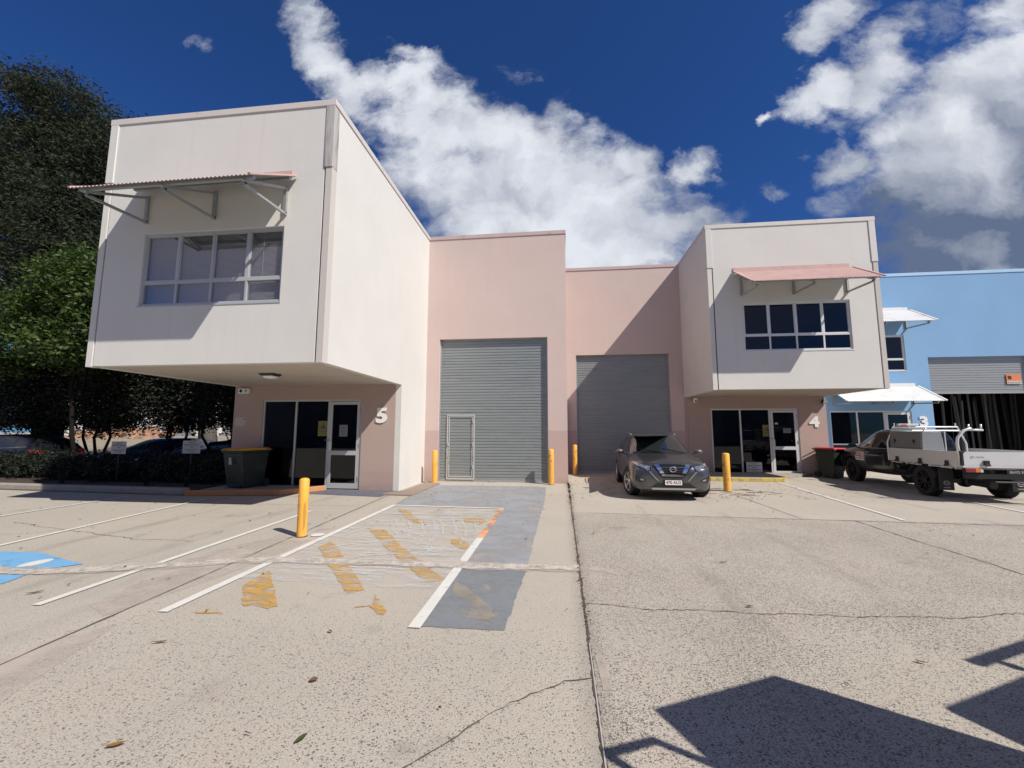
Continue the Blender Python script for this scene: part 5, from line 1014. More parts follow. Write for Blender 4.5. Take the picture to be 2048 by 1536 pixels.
# ---- cars on the street at left
def street_car(name, loc, rz, pm, st, arches, wins, label, r=0.33, wr=0.37, plate=None, cat='car'):
    e = empty(name, loc, label, cat, None, rz); b, v_ = loft_body(e, st, pm, [(a, r+0.01) for a in arches], wr)
    for sd in ('left', 'right'):
        for A, B in wins['side']: patch(v_, sd, A, B, CARGL, 'side_window', e, nu=10, nv=5)
        for a, z in wins.get('handle', []): patch(v_, sd, [(a, z), (a-0.18, z)], [(a, z-0.03), (a-0.18, z-0.03)], pm, 'door_handle', e, off=0.03, nu=3, nv=1)
        if 'trim' in wins: A, B = wins['trim']; patch(v_, sd, A, B, CHROME, 'window_trim', e, off=0.008, nu=14, nv=1)
    patch(v_, 'front', *wins['front'], WSGL, 'windscreen', e, nu=12, nv=6); patch(v_, 'rear', *wins['rear'], CARGL, 'rear_window', e, nu=10, nv=5)
    for s in (1, -1):
        hl_ = wins.get('hl', (0.72, 0.60)); patch(v_, 'front', [(s*0.45, hl_[0]-0.02), (s*0.78, hl_[0]+0.02)], [(s*0.50, hl_[1]), (s*0.80, hl_[1]+0.04)], LENSM, 'headlight', e, off=0.008, nu=8, nv=3)
        patch(v_, 'rear', [(s*0.50, 0.92), (s*0.80, 0.94)], [(s*0.55, 0.78), (s*0.80, 0.76)], LAMPR, 'tail_light', e, off=0.008, nu=6, nv=3)
        for a in arches: wheel(e, a, s*(st[4][2]-0.105), r, 0.21)
    patch(v_, 'front', [(-0.42, hl_[0]-0.03), (0.42, hl_[0]-0.03)], [(-0.36, 0.34), (0.36, 0.34)], GLOSSB, 'grille', e, nu=8, nv=4)
    side_seams(v_, e, wins['seams'], 0.34, 0.88)
    if plate:
        f = max(s_[0] for s_ in st); h_ = v_.ray_cast(Vector((8, 0, 0.46)), Vector((-1, 0, 0))); px_ = h_[0].x
        q = MB().box(px_+0.004, px_+0.022, -0.186, 0.186, 0.41, 0.52).build('number_plate', PLATEW, e); text_mesh('plate_characters', plate, 0.09, INK, q, (px_+0.0228, 0, 0.466), (math.pi/2, 0, math.pi/2), 0.0008, 0.02, 0.9)
    return e
SW = [(-2.32, 0.40, 0.66, 0.74, 0.58, 0.80, 0.50), (-2.26, 0.30, 0.80, 0.86, 0.74, 0.93, 0.62), (-2.08, 0.24, 0.87, 0.95, 0.79, 1.12, 0.62), (-1.82, 0.20, 0.885, 0.97, 0.81, 1.32, 0.56), (-1.35, 0.18, 0.89, 0.96, 0.82, 1.43, 0.55), (-0.6, 0.18, 0.89, 0.94, 0.82, 1.475, 0.56), (0.1, 0.18, 0.89, 0.93, 0.82, 1.46, 0.55), (0.45, 0.18, 0.89, 0.92, 0.82, 1.36, 0.56), (1.10, 0.18, 0.89, 0.90, 0.81, 1.0, 0.68), (1.6, 0.18, 0.885, 0.84, 0.80, 0.92, 0.66), (2.0, 0.18, 0.85, 0.76, 0.76, 0.83, 0.60), (2.22, 0.20, 0.74, 0.66, 0.62, 0.73, 0.48), (2.28, 0.26, 0.60, 0.58, 0.5, 0.62, 0.36)]
WW = dict(side=[([(0.52, 1.22), (0.2, 1.32), (-0.42, 1.36)], [(0.88, 0.985), (0.2, 0.985), (-0.42, 0.99)]), ([(-0.50, 1.36), (-1.22, 1.325)], [(-0.50, 0.99), (-1.30, 1.01)]), ([(-1.30, 1.32), (-1.74, 1.20)], [(-1.38, 1.02), (-1.80, 1.07)])],
          front=([(-0.54, 1.33), (0.54, 1.33)], [(-0.72, 1.02), (0.72, 1.02)]), rear=([(-0.52, 1.30), (0.52, 1.30)], [(-0.66, 1.02), (0.66, 1.02)]), trim=([(0.9, 0.975), (-0.4, 0.975), (-1.85, 1.05)], [(0.9, 0.955), (-0.4, 0.955), (-1.85, 1.03)]), handle=[(-0.2, 0.88), (-1.12, 0.90)], seams=(0.92, -0.46, -1.34))
street_car('parked_wagon', (-19.7, 13.1, 0), rad(178), BLACKP, SW, (1.36, -1.30), WW, 'black station wagon parked side on beyond the garden at far left')
SH = [(x, a, b, c*0.93, d, e_*0.90 if e_ > 1 else e_*0.94, f) for x, a, b, c, d, e_, f in SW]
WH = dict(WW); WH['side'] = [([(x, z*0.905) for x, z in A], [(x, z*0.905) for x, z in B]) for A, B in WW['side']]; WH['front'] = tuple([(y, z*0.91) for y, z in L] for L in WW['front']); WH['rear'] = tuple([(y, z*0.91) for y, z in L] for L in WW['rear']); WH['trim'] = tuple([(y, z*0.91) for y, z in L] for L in WW['trim']); WH['hl'] = (0.66, 0.54)
street_car('parked_hatchback', (-14.95, 14.5, 0), rad(-84), BLUEP, SH, (1.36, -1.30), WH, 'dark blue low hatchback nose towards the garden beside the parking sign', plate='592 KTR')
S4 = [(-2.40, 0.50, 0.74, 1.00, 0.68, 1.10, 0.60), (-2.34, 0.42, 0.86, 1.12, 0.80, 1.30, 0.66), (-2.15, 0.36, 0.91, 1.16, 0.83, 1.62, 0.64), (-1.7, 0.34, 0.93, 1.16, 0.84, 1.77, 0.64), (-0.8, 0.34, 0.93, 1.15, 0.84, 1.80, 0.64), (0.0, 0.34, 0.93, 1.14, 0.84, 1.78, 0.63), (0.42, 0.34, 0.93, 1.13, 0.84, 1.68, 0.63), (0.95, 0.34, 0.93, 1.12, 0.84, 1.27, 0.74), (1.1, 0.34, 0.93, 1.11, 0.84, 1.20, 0.75), (1.7, 0.34, 0.93, 1.08, 0.84, 1.16, 0.74), (2.15, 0.36, 0.90, 1.00, 0.80, 1.07, 0.68), (2.32, 0.40, 0.80, 0.90, 0.70, 0.96, 0.58), (2.38, 0.46, 0.66, 0.8, 0.55, 0.84, 0.44)]
W4 = dict(side=[([(0.52, 1.50), (0.2, 1.63), (-0.38, 1.66)], [(0.86, 1.20), (0.2, 1.19), (-0.38, 1.19)]), ([(-0.46, 1.66), (-1.20, 1.66)], [(-0.46, 1.19), (-1.20, 1.20)]), ([(-1.30, 1.65), (-2.0, 1.58)], [(-1.30, 1.20), (-2.05, 1.22)])],
          front=([(-0.62, 1.64), (0.62, 1.64)], [(-0.76, 1.24), (0.76, 1.24)]), rear=([(-0.62, 1.60), (0.62, 1.60)], [(-0.72, 1.22), (0.72, 1.22)]), handle=[(-0.18, 1.05), (-1.10, 1.06)], seams=(0.92, -0.42, -1.25), hl=(1.0, 0.84))
street_car('parked_four_wheel_drive', (-13.2, 17.3, 0), rad(204), DGREYP, S4, (1.42, -1.38), W4, 'charcoal four wheel drive with bright alloy wheels behind the parking signs', 0.38, 0.43)
# ---------------------------------------------------------------- planting
def leaf_mat(name, cols, trans=0.25, rough=0.5):
    m = bpy.data.materials.new(name); m.use_nodes = True; MATS[name] = m
    t = NT(m.node_tree); b = m.node_tree.nodes['Principled BSDF']; b.inputs['Roughness'].default_value = rough
    ge = t.node('ShaderNodeNewGeometry'); r = ge.outputs['Random Per Island']
    cr = t.node('ShaderNodeValToRGB', i_0=r); el = cr.color_ramp.elements; cr.color_ramp.interpolation = 'LINEAR'
    while len(el) < len(cols): el.new(0.5)
    for i, c in enumerate(cols): el[i].position = i/(len(cols)-1); el[i].color = (*c, 1)
    g = ge.outputs['Position']
    c = t.mix(t.noise(g, 0.9, 3, 0.5), cr.outputs[0], t.vmath('SCALE', cr.outputs[0], 0.55))
    t.set(b.inputs['Base Color'], c)
    tr = t.node('ShaderNodeBsdfTranslucent', i_0=t.vmath('MULTIPLY', c, (1.1, 1.3, 0.7)))
    mx = t.node('ShaderNodeMixShader', i_0=trans); t.l.new(b.outputs[0], mx.inputs[1]); t.l.new(tr.outputs[0], mx.inputs[2])
    t.l.new(mx.outputs[0], m.node_tree.nodes['Material Output'].inputs[0]); return m
LEAFD = leaf_mat('dark_feathery_leaf', [(0.020, 0.031, 0.013), (0.028, 0.040, 0.017), (0.036, 0.046, 0.021), (0.046, 0.050, 0.028), (0.024, 0.037, 0.015)], 0.18, 0.85)
LEAFG = leaf_mat('bright_green_leaf', [(0.028, 0.060, 0.009), (0.050, 0.095, 0.012), (0.090, 0.14, 0.02), (0.035, 0.07, 0.010)], 0.28, 0.6)
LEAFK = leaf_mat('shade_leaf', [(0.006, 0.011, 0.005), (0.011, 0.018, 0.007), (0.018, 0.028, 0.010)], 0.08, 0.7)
BARK = mat('grey_bark', (0.17, 0.15, 0.13), 0.9, var=0.4, vscale=8, stretch=(1, 1, 0.3), bump=0.8, bscale=25)
BARKD = mat('dark_bark', (0.014, 0.012, 0.010), 0.95, spec=0.15, var=0.4, vscale=8, stretch=(1, 1, 0.3), bump=0.8, bscale=25)
def foliage(name, blobs, n, L, Wd, m, parent, seed, off, droop=0.3, shell=0.55, clump=26, cr=0.55, core=0.0):
    """leaves set in clumps through several ellipsoids (cx,cy,cz,rx,ry,rz)"""
    rg = np.random.default_rng(seed); B = np.array(blobs, float)
    vol = (B[:, 3]*B[:, 4]*B[:, 5])**0.75; pr = vol/vol.sum()
    nc = max(1, n//clump); bi = rg.choice(len(B), nc, p=pr)
    d = rg.normal(size=(nc, 3)); d /= np.linalg.norm(d, axis=1)[:, None]
    rr = shell+(1-shell)*rg.random(nc)**0.6+rg.normal(size=nc)*0.05
    C = B[bi, :3]+d*B[bi, 3:]*rr[:, None]
    k = rg.integers(0, nc, n); sz = cr*(0.5+rg.random(nc))
    Pn = C[k]+rg.normal(size=(n, 3))*sz[k][:, None]*np.array([0.5, 0.5, 0.32])
    sc = (0.55+0.9*rg.random(n))[:, None]
    a = rg.normal(size=(nc, 3)); a[:, 2] = np.abs(a[:, 2])*0.2-droop; a = a[k]*0.7+rg.normal(size=(n, 3))*0.5
    a /= np.linalg.norm(a, axis=1)[:, None]; b = np.cross(a, rg.normal(size=(n, 3))); b /= np.linalg.norm(b, axis=1)[:, None]+1e-9
    a *= L*sc/2; b *= Wd*sc/2
    V = np.stack([Pn-a, Pn+b*0.9-a*0.1, Pn+a, Pn-b*0.9-a*0.1], 1).reshape(-1, 3)-np.array(off)
    me = bpy.data.meshes.new(name); me.vertices.add(4*n); me.vertices.foreach_set('co', V.astype(np.float32).ravel())
    me.loops.add(4*n); me.loops.foreach_set('vertex_index', np.arange(4*n, dtype=np.int32)); me.polygons.add(n)
    me.polygons.foreach_set('loop_start', np.arange(0, 4*n, 4, dtype=np.int32)); me.polygons.foreach_set('loop_total', np.full(n, 4, dtype=np.int32))
    me.update(); me.validate(); me.materials.append(m)
    o = bpy.data.objects.new(name, me); S.collection.objects.link(o); o.parent = parent; return o
def tree(loc, label, blobs, n, L, Wd, m, seed, trunk_r=0.25, bark=None, group=None, limbs=7, cat='tree', name='tree', stems=1, **k):
    e = empty(name, loc, label, cat, group); bark = bark or BARK; rg = random.Random(seed)
    off = Vector(loc); t = MB(off)
    for s in range(stems):
        bs = Vector(loc)+Vector((rg.uniform(-.5, .5), rg.uniform(-.4, .4), 0))*(0 if stems == 1 else 1); top = Vector(blobs[0][:3])+Vector((rg.uniform(-.6, .6), rg.uniform(-.4, .4), 0))*(1 if stems > 1 else 0.4)
        mid = bs.lerp(top, 0.45)+Vector((rg.uniform(-.4, .4), rg.uniform(-.4, .4), 0))
        t.tube([bs, bs.lerp(mid, 0.5)+Vector((rg.uniform(-.12, .12), 0, 0)), mid, mid.lerp(top, 0.55)+Vector((rg.uniform(-.2, .2), 0, 0)), top], [trunk_r*1.25, trunk_r, trunk_r*0.8, trunk_r*0.5, trunk_r*0.2], 9)
    tr = t.build('trunk', bark, e, smooth=True)
    for i in range(limbs):
        b = blobs[i % len(blobs)]; f = 0.35+0.5*rg.random(); st_ = Vector(loc).lerp(Vector(blobs[0][:3]), f)
        en = Vector(b[:3])+Vector((rg.uniform(-.75, .75)*b[3], rg.uniform(-.75, .75)*b[4], rg.uniform(-.3, .6)*b[5]))
        md = st_.lerp(en, 0.5)+Vector((rg.uniform(-.3, .3), rg.uniform(-.3, .3), 0.25))
        MB(off).tube([st_, md, en], [trunk_r*0.38, trunk_r*0.22, trunk_r*0.06], 7).build('limb', bark, e, smooth=True)
    foliage('crown', blobs, n, L, Wd, m, e, seed, off, **k); return e
# tall dark feathery trees behind and left of unit 5
tree((-21.5, 15.5, 0), 'tallest dark feathery tree at the left edge with a ragged crown against the sky',
     [(-21.8, 15.5, 12.0, 3.0, 2.6, 3.6), (-24.0, 15, 13.6, 2.7, 2.4, 2.5), (-22.3, 15, 16.0, 1.9, 1.8, 1.4), (-20.0, 15.6, 13.8, 1.9, 1.7, 1.8), (-20.6, 14.6, 9.4, 2.7, 2.2, 2.3), (-25.3, 16, 9.5, 3.2, 2.5, 3.2), (-20.3, 15, 7.0, 2.6, 2, 1.8), (-18.6, 15.6, 12.6, 0.9, 0.8, 0.7), (-23.7, 14.6, 16.7, 1.0, 1.0, 0.7)],
     210000, 0.14, 0.050, LEAFD, 11, 0.42, BARKD, None, 16, droop=0.45, shell=0.35, clump=110, cr=0.70)
tree((-17.6, 19.5, 0), 'dark feathery tree with pale bare twigs close behind unit 5',
     [(-17.9, 19.5, 11.6, 2.6, 2.4, 3.0), (-19.8, 19.2, 9.4, 3.0, 2.3, 2.7), (-17.5, 19, 8.0, 3.2, 2.3, 2.5), (-20.8, 19.5, 12.4, 2.1, 2, 2.0), (-16.2, 20, 13.6, 1.8, 1.6, 1.3), (-18, 19, 5.8, 3.2, 2.2, 1.9), (-13.6, 19.5, 9.5, 2.4, 2.3, 3.0)],
     130000, 0.15, 0.052, LEAFD, 12, 0.36, BARK, None, 16, droop=0.45, shell=0.3, clump=130, cr=0.78)
tree((-16.2, 12.6, 0), 'bright green broad leaved tree lit by the sun just left of unit 5',
     [(-16.3, 12.4, 6.5, 1.8, 1.3, 1.35), (-14.8, 12.2, 6.6, 1.0, 1.0, 0.9), (-18.0, 12.6, 5.6, 1.6, 1.2, 1.2), (-16.4, 12.3, 4.5, 1.9, 1.2, 0.9), (-14.9, 12.0, 5.4, 1.0, 0.9, 1.0), (-19.5, 12.6, 4.4, 1.3, 1.0, 0.9), (-17.4, 12.4, 7.2, 0.9, 0.8, 0.5)],
     34000, 0.14, 0.07, LEAFG, 13, 0.065, BARKD, None, 9, droop=0.1, shell=0.42, clump=16, cr=0.42)
for i, (x, y, z, s, n) in enumerate([(-24.0, 14.4, 3.0, 1.1, 18000), (-20.6, 14.2, 3.0, 1.0, 16000), (-17.8, 14.4, 2.95, 1.0, 20000), (-15.2, 14.8, 3.05, 1.0, 21000), (-12.7, 15.0, 3.1, 1.0, 21000), (-10.8, 15.4, 3.3, 0.85, 14000)]):
    rr = random.Random(50+i)
    lab = ['shaded understory tree at the very left edge behind the black wagon', 'shaded understory tree above the black wagon at far left', 'shaded understory tree left of the reddish rocks', 'shaded understory tree over the blue hatchback', 'shaded multi stemmed understory tree over the four wheel drive', 'shaded understory tree touching the left end of unit 5'][i]
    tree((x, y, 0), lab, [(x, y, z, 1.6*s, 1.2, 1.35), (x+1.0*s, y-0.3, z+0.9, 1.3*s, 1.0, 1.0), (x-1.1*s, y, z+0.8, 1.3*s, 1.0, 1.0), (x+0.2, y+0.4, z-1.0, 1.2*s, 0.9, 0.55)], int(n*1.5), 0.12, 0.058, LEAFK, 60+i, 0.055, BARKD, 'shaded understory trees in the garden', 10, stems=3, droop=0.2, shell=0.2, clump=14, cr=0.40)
foliage_h = empty('garden_hedge', (-15.5, 11.6, 0.1), 'low dark hedge filling the shaded garden behind the kerb', 'hedge')
rh = random.Random(3)
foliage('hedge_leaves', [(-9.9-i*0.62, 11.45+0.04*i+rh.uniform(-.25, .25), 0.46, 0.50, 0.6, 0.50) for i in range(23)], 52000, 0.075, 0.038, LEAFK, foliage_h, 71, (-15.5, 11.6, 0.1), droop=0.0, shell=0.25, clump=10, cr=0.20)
for i, (x, y, h) in enumerate([(-14.1, 10.6, 0.5), (-11.3, 10.5, 0.42), (-16.9, 10.8, 0.55), (-10.0, 10.4, 0.35)]):
    e = empty('strappy_plant', (x, y, 0.1), ['strappy dark plant under the left parking sign', 'strappy dark plant between the two parking signs', 'strappy dark plant at the far left behind the kerb', 'small strappy plant near the yellow lidded bin'][i], 'plant', 'strappy plants behind the kerb')
    b = MB(); rp = random.Random(i)
    for k in range(26):
        a = rp.random()*6.28; l = h*rp.uniform(0.6, 1.2); P_ = [(0.03*math.cos(a), 0.03*math.sin(a), 0), (0.25*l*math.cos(a), 0.25*l*math.sin(a), 0.6*l), (0.75*l*math.cos(a), 0.75*l*math.sin(a), 0.75*l)]
        w = [0.012, 0.014, 0.002]; nx, ny = -math.sin(a), math.cos(a)
        b.quadstrip([(p[0]+nx*w[q], p[1]+ny*w[q], p[2]) for q, p in enumerate(P_)], [(p[0]-nx*w[q], p[1]-ny*w[q], p[2]) for q, p in enumerate(P_)])
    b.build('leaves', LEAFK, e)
# ---------------------------------------------------------------- across the street at left
sheet('street', [(-80, 15.6), (-9.4, 15.6), (-9.4, 24.0), (-80, 30.0)], mat('asphalt', (0.065, 0.064, 0.062), 0.9, var=0.2, vscale=2, bump=0.6), 0.006)
vb = MB(); vb.prism([(-70, 29.0), (-9.5, 23.5), (-9.5, 23.7), (-70, 29.2)], 0, 0.14); tag(vb.build('street_kerb', KERB), kind='structure')
bank = MB(); bank.add([(-80, 29.9, 0.10), (-9.5, 23.7, 0.10), (-9.5, 29, 0.95), (-80, 36, 0.95), (-80, 90, 1.1), (-9.5, 90, 1.1)], [(0, 1, 2, 3), (3, 2, 5, 4)]); tag(bank.build('verge', mat('dry_verge', (0.27, 0.235, 0.17), 0.95, var=0.35, vscale=1.5, bump=0.8)), kind='structure')
ROCK = mat('red_brown_rock', (0.33, 0.19, 0.12), 0.9, var=0.4, vscale=2.2, bump=1.0, bscale=9, dirt=((0.14, 0.09, 0.07), 2.0, 0.5, 0.7))
rr = random.Random(21); SPOTS = []
for row in range(3):
    for i in range(9): SPOTS.append((-43.0+i*1.15+rr.uniform(-.35, .35)+row*0.6, 31.9+0.6*row-0.09*(i-5)+rr.uniform(-.2, .2), 0.9+row*0.40, rr.uniform(0.4, 0.75)))
for k, (x, y, z, s) in enumerate(SPOTS):
    bm = bmesh.new(); bmesh.ops.create_icosphere(bm, subdivisions=2, radius=1)
    q = random.Random(k)
    pl_ = [(Vector((q.uniform(-1, 1), q.uniform(-1, 1), q.uniform(-.6, 1))).normalized(), q.uniform(0.55, 0.8)) for _ in range(8)]
    for vv_ in bm.verts:
        c = vv_.co
        for nn_, dd in pl_:
            h = c.dot(nn_)
            if h > dd: c -= nn_*(h-dd)
        vv_.co = Vector((c.x*s*1.15, c.y*s*0.8, c.z*s*0.62))
    me = bpy.data.meshes.new('boulder'); bm.to_mesh(me); bm.free(); me.materials.append(ROCK)
    o = bpy.data.objects.new('boulder', me); S.collection.objects.link(o); o.location = (x, y, z); o.rotation_euler = (0, 0, q.random()*6)
    tag(o, 'red brown boulder in the stacked rock wall across the street', 'rock', 'boulders of the rock wall across the street')
e = empty('garden_lamp_post', (-22.3, 16.4, 0), 'slim white lamp post with a small round head at far left', 'lamp post'); MB().tube([(0, 0, 0), (0, 0, 2.35)], 0.035, 8).build('post', WHITE, e); MB().lathe([(0, 2.62), (0.09, 2.60), (0.12, 2.5), (0.07, 2.36), (0, 2.35)], (0, 0, 0), 14).build('lamp_head', WHITE, e, smooth=True)
# pale sheds and a white truck glimpsed through the leaves
b = empty('far_warehouse', (-40, 52, 1), 'long white warehouse glimpsed through the trees at far left', 'warehouse')
MB(b.location).box(-62, -22, 46, 58, 1.0, 8.0).build('wall', WHITE, b)
MB(b.location).prism([(45.6, 7.9), (58.4, 7.9), (52, 9.2)], -62.5, -21.5, 'x').build('roof', GALV, b)
for x in (-56, -48, -40, -32): MB(b.location).box(x, x+4.5, 45.93, 45.99, 1.0, 5.2).build('roller_door', GALV, b)
t5 = empty('white_truck', (-17.2, 26.4, 0), 'white flatbed truck glimpsed behind the four wheel drive', 'truck', None, rad(10))
MB().box(-2.6, 1.2, -1.0, 1.0, 0.95, 1.12).build('tray', WHITEP, t5, bevel=0.02); MB().box(-2.6, 1.15, -1.0, -0.95, 1.13, 1.55).build('side_board', WHITEP, t5); MB().box(-2.6, 1.9, -0.5, 0.5, 0.55, 0.94).build('chassis', BLACK, t5)
cb = MB(); cb.hexa([(1.3, -0.95, 0.6), (2.9, -0.95, 0.6), (2.9, 0.95, 0.6), (1.3, 0.95, 0.6)], [(1.35, -0.88, 2.15), (2.5, -0.88, 2.15), (2.5, 0.88, 2.15), (1.35, 0.88, 2.15)]); cb.build('cab', WHITEP, t5, bevel=0.08)
MB().hexa([(1.7, -0.99, 1.35), (2.62, -0.99, 1.35), (2.62, -0.93, 1.35), (1.7, -0.93, 1.35)], [(1.7, -0.935, 1.95), (2.46, -0.935, 1.95), (2.46, -0.87, 1.95), (1.7, -0.87, 1.95)]).build('side_window', CARGL, t5)
for x, y in ((2.1, 0.85), (2.1, -0.85), (-1.6, 0.85), (-1.6, -0.85)): wheel(t5, x, y, 0.42, 0.25, 0, SILVER, 5, True)
# ---------------------------------------------------------------- truck out of frame whose shadow falls at bottom right
ax = Vector((0.89, 0.455)).normalized(); ang = math.atan2(ax.y, ax.x); KX, KY = SUN_TO.x/SUN_TO.z, SUN_TO.y/SUN_TO.z
ZT = 2.25; org = Vector((0.50+KX*ZT, 2.71+KY*ZT))
tk = empty('service_truck', (org.x, org.y, 0), 'service truck standing beside the camera that throws the angular shadow at bottom right', 'truck', None, ang)
MB().box(0.0, 0.98, -2.0, 0.0, 1.05, ZT).build('cargo_box', WHITEP, tk, bevel=0.01)
cbn = MB(); cbn.prism([(1.80, -0.0), (1.86, -0.06), (1.80, -2.0), (4.2, -2.0), (4.2, 0.0)], 1.0, 1.05)
LOC = lambda gx, gy, z: ((Vector((gx+KX*z, gy+KY*z))-org).dot(ax), (Vector((gx+KX*z, gy+KY*z))-org).dot(Vector((-ax.y, ax.x))))
c0 = LOC(2.15, 2.93, 2.1); c1 = LOC(2.86, 3.36, 2.1)
MB().hexa([(c0[0]-0.05, c0[1]-1.9, 0.9), (c0[0]+2.2, c0[1]-1.9, 0.9), (c0[0]+2.2, c0[1], 0.9), (c0[0]+0.10, c0[1], 0.9)], [(c0[0], c0[1]-1.9, 2.1), (c0[0]+2.0, c0[1]-1.9, 2.1), (c0[0]+2.0, c0[1], 2.1), (c0[0], c0[1], 2.1)]).build('cab', WHITEP, tk, bevel=0.05)
d0 = LOC(2.82, 3.47, 2.22); MB().box(d0[0], d0[0]+0.9, d0[1]-0.04, d0[1]+0.03, 2.19, 2.25).build('roof_rack', GALV, tk, bevel=0.01); MB().box(d0[0]+0.15, d0[0]+0.19, d0[1]-0.12, d0[1], 2.1, 2.19).build('rack_leg', GALV, tk)
MB().box(-0.6, c0[0]+2.0, -1.95, -0.15, 0.55, 0.95).build('chassis', BLACK, tk)
l0, l1 = LOC(0.20, 2.33, 1.9), LOC(0.46, 2.45, 1.9); fr = MB()
fr.tube([(l0[0], l0[1], 1.9), (l1[0], l1[1], 1.9), (l1[0]+0.12, l1[1]-0.16, 1.78), (0.05, l1[1]-0.2, 1.7)], 0.028, 8); fr.tube([(l0[0], l0[1], 1.9), (l0[0]+0.03, l0[1]-0.12, 1.75), (l1[0]+0.08, l1[1]-0.22, 1.68)], 0.028, 8); fr.build('mirror_frame', GALV, tk)
for x in (0.3, c0[0]+0.9):
    for y in (-0.25, -1.85): wheel(tk, x, y, 0.40, 0.24, 0, SILVER, 5, True)
# ---------------------------------------------------------------- litter
LB = leaf_mat('dry_leaf', [(0.10, 0.05, 0.028), (0.17, 0.085, 0.04), (0.06, 0.035, 0.022), (0.24, 0.13, 0.05)], 0.05, 0.7)
GRL = mat('green_fallen_leaf', (0.05, 0.065, 0.015), 0.5); AMB = mat('amber_fallen_leaf', (0.26, 0.13, 0.02), 0.5, var=0.5, vscale=30)
def leaf(x, y, l, w, rz, m, label, curl=0.3, grp=None):
    mb = MB(); n = 7; A = []; B = []; C = []
    for i in range(n+1):
        t_ = i/n; hw = w*math.sin(math.pi*min(1, t_*0.97+0.02))**0.8/2; z = 0.006+curl*l*(2*t_-1)**2*0.35
        A.append(((t_-0.5)*l, hw, z+hw*0.5)); B.append(((t_-0.5)*l, 0, z)); C.append(((t_-0.5)*l, -hw, z+hw*0.5))
    mb.quadstrip(A, B); mb.quadstrip(B, C); o = mb.build('fallen_leaf', m, None, smooth=True, merge=True); o.location = (x, y, 0.004); o.rotation_euler = (0, 0, rz); return tag(o, label, 'leaf', grp)
leaf(-2.27, 2.077, 0.085, 0.03, 0.5, AMB, 'amber and brown curled leaf near the bottom left corner'); leaf(-1.36, 2.23, 0.075, 0.032, 1.25, GRL, 'dark green leaf lying alone on the concrete at bottom left')
leaf(-1.596, 2.721, 0.055, 0.045, 0.3, MATS['dry_leaf'], 'round brown leaf in the middle of the foreground concrete'); leaf(-3.031, 3.044, 0.11, 0.022, 0.35, MATS['dry_leaf'], 'narrow reddish leaf left of the orange paint')
leaf(-5.17, 3.77, 0.14, 0.03, 0.9, MATS['dry_leaf'], 'narrow reddish leaf beside the end of the nearest bay line at left'); leaf(1.692, 4.267, 0.06, 0.03, 0.2, MATS['dry_leaf'], 'small dark leaf by the crack on the right slab')
leaf(2.46, 3.42, 0.075, 0.022, -0.5, MATS['dry_leaf'], 'dark leaf between the two truck shadows'); leaf(1.94, 5.6, 0.10, 0.025, 0.1, MATS['dry_leaf'], 'orange brown leaf on the exposed stone slab')
def litter(name, n, regions, seed, lo=0.02, hi=0.075):
    rg = random.Random(seed); mb = MB()
    for _ in range(n):
        x0, x1, y0, y1, w = rg.choices(regions, [r[4] for r in regions])[0]
        x, y = rg.uniform(x0, x1), rg.uniform(y0, y1); l = rg.uniform(lo, hi); w_ = l*rg.uniform(0.2, 0.5); a = rg.random()*6.28; c, s = math.cos(a), math.sin(a); h = rg.uniform(0.004, 0.016)
        q = [(-l/2, 0, 0.015), (0, w_/2, 0.016+h), (l/2, 0, 0.015+h*0.5), (0, -w_/2, 0.015+h*0.3)]
        mb.add([(x+p[0]*c-p[1]*s, y+p[0]*s+p[1]*c, p[2]) for p in q], [(0, 1, 2, 3)])
    return tag(mb.build(name, MATS['dry_leaf']), 'scattered dry leaf litter across the concrete', 'leaf litter', kind='stuff')
litter('leaf_litter', 520, [(0.3, 4.4, 10.2, 13.2, 3), (0.25, 1.6, 12.5, 15.8, 2.2), (4.4, 6.8, 10.8, 13.6, 3), (6, 9.5, 10.5, 14.5, 1.4), (-3.8, 0.1, 5.0, 12.8, 1.3), (-11, -4.2, 3.5, 9.4, 2.2), (0.2, 8, 3, 10, 0.6), (-4, 0.1, 2.2, 5, 0.35), (3.4, 4.7, 10.6, 11.6, 2.0)], 9)
litter('joint_litter', 420, [(0.165, 0.225, 3.4, 13.1, 4), (0.12, 0.30, 9, 13.1, 2)], 10, 0.012, 0.04)
gm = MB(); rgw = random.Random(2)
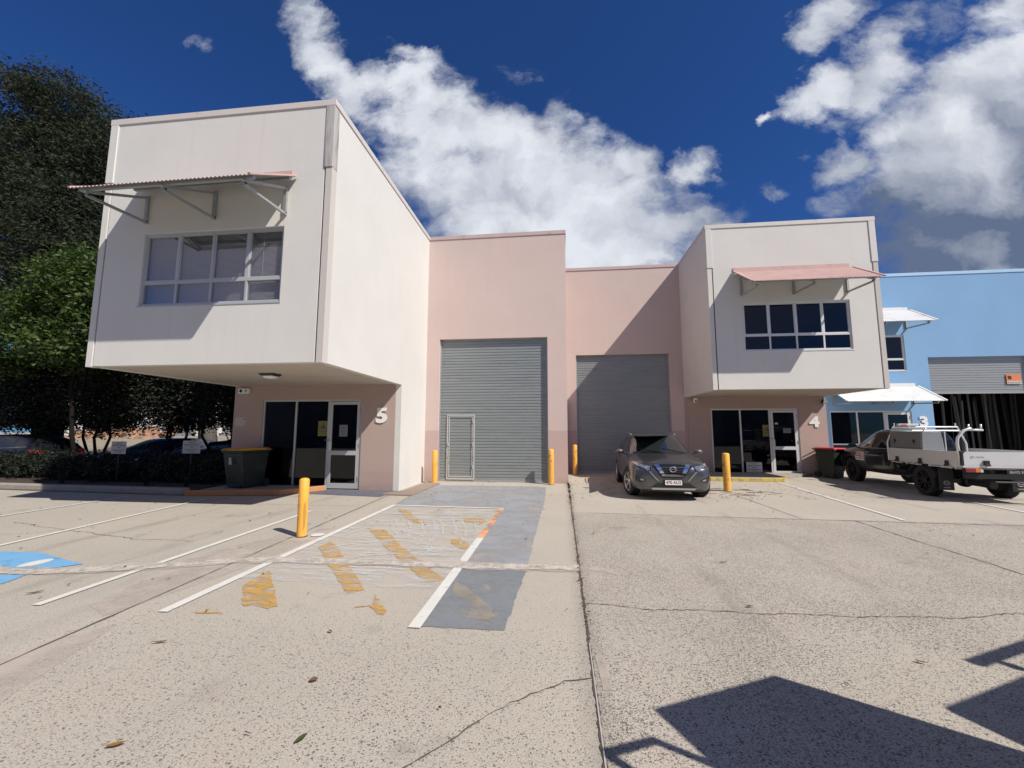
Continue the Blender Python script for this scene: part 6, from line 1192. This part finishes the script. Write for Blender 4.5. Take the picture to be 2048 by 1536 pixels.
for _ in range(150):
    y = rgw.choice([12.6, 12.2, 11.4, 12.9, 10.4])+rgw.uniform(-.12, .12); x = 0.19+rgw.uniform(-.025, .025); a = rgw.random()*6.28; l = rgw.uniform(0.03, 0.10); w = 0.004
    gm.add([(x-w, y, 0.004), (x+w, y, 0.004), (x+l*0.6*math.cos(a), y+l*0.6*math.sin(a), l)], [(0, 1, 2)])
tag(gm.build('joint_weeds', LEAFK), 'small weeds growing in the long slab joint', 'weeds', kind='stuff')
tw = MB(); rt_ = random.Random(6)
for _ in range(26):
    x, y = rt_.uniform(3.5, 5.2), rt_.uniform(11.2, 12.6); a = rt_.uniform(-0.5, 0.5); l = rt_.uniform(0.15, 0.5)
    tw.tube([(x, y, 0.01), (x+l*0.5*math.cos(a), y+l*0.5*math.sin(a)+0.02, 0.018), (x+l*math.cos(a), y+l*math.sin(a), 0.01)], 0.004, 4)
tag(tw.build('twig_litter', BARKD), 'thin dry twigs scattered around the bollard by unit 4', 'twigs', kind='stuff')
# ---------------------------------------------------------------- loose pieces become parts of their own
def split_loose(o):
    me = o.data; n = len(me.vertices); par = list(range(n))
    def find(a):
        while par[a] != a: par[a] = par[par[a]]; a = par[a]
        return a
    for e_ in me.edges:
        a, b = find(e_.vertices[0]), find(e_.vertices[1])
        if a != b: par[a] = b
    gr = {}
    for p in me.polygons: gr.setdefault(find(p.vertices[0]), []).append(p)
    if len(gr) < 2: return
    first = True
    for ps in gr.values():
        ids = sorted({v_ for p in ps for v_ in p.vertices}); mp = {v_: i for i, v_ in enumerate(ids)}
        m2 = bpy.data.meshes.new(me.name); m2.from_pydata([me.vertices[i].co[:] for i in ids], [], [[mp[v_] for v_ in p.vertices] for p in ps])
        for mm in me.materials: m2.materials.append(mm)
        m2.polygons.foreach_set('use_smooth', [p.use_smooth for p in ps])
        if first: old = o.data; o.data = m2; first = False; base = o
        else:
            c = base.copy(); c.data = m2; S.collection.objects.link(c)
SPLIT = {'side_wall', 'rear_wall', 'guide_track', 'bolt', 'edge_capping', 'purlin', 'hinge', 'roof', 'coping'}
for o in list(S.objects):
    if o.type == 'MESH' and o.parent and o.name.split('.')[0] in SPLIT: split_loose(o)
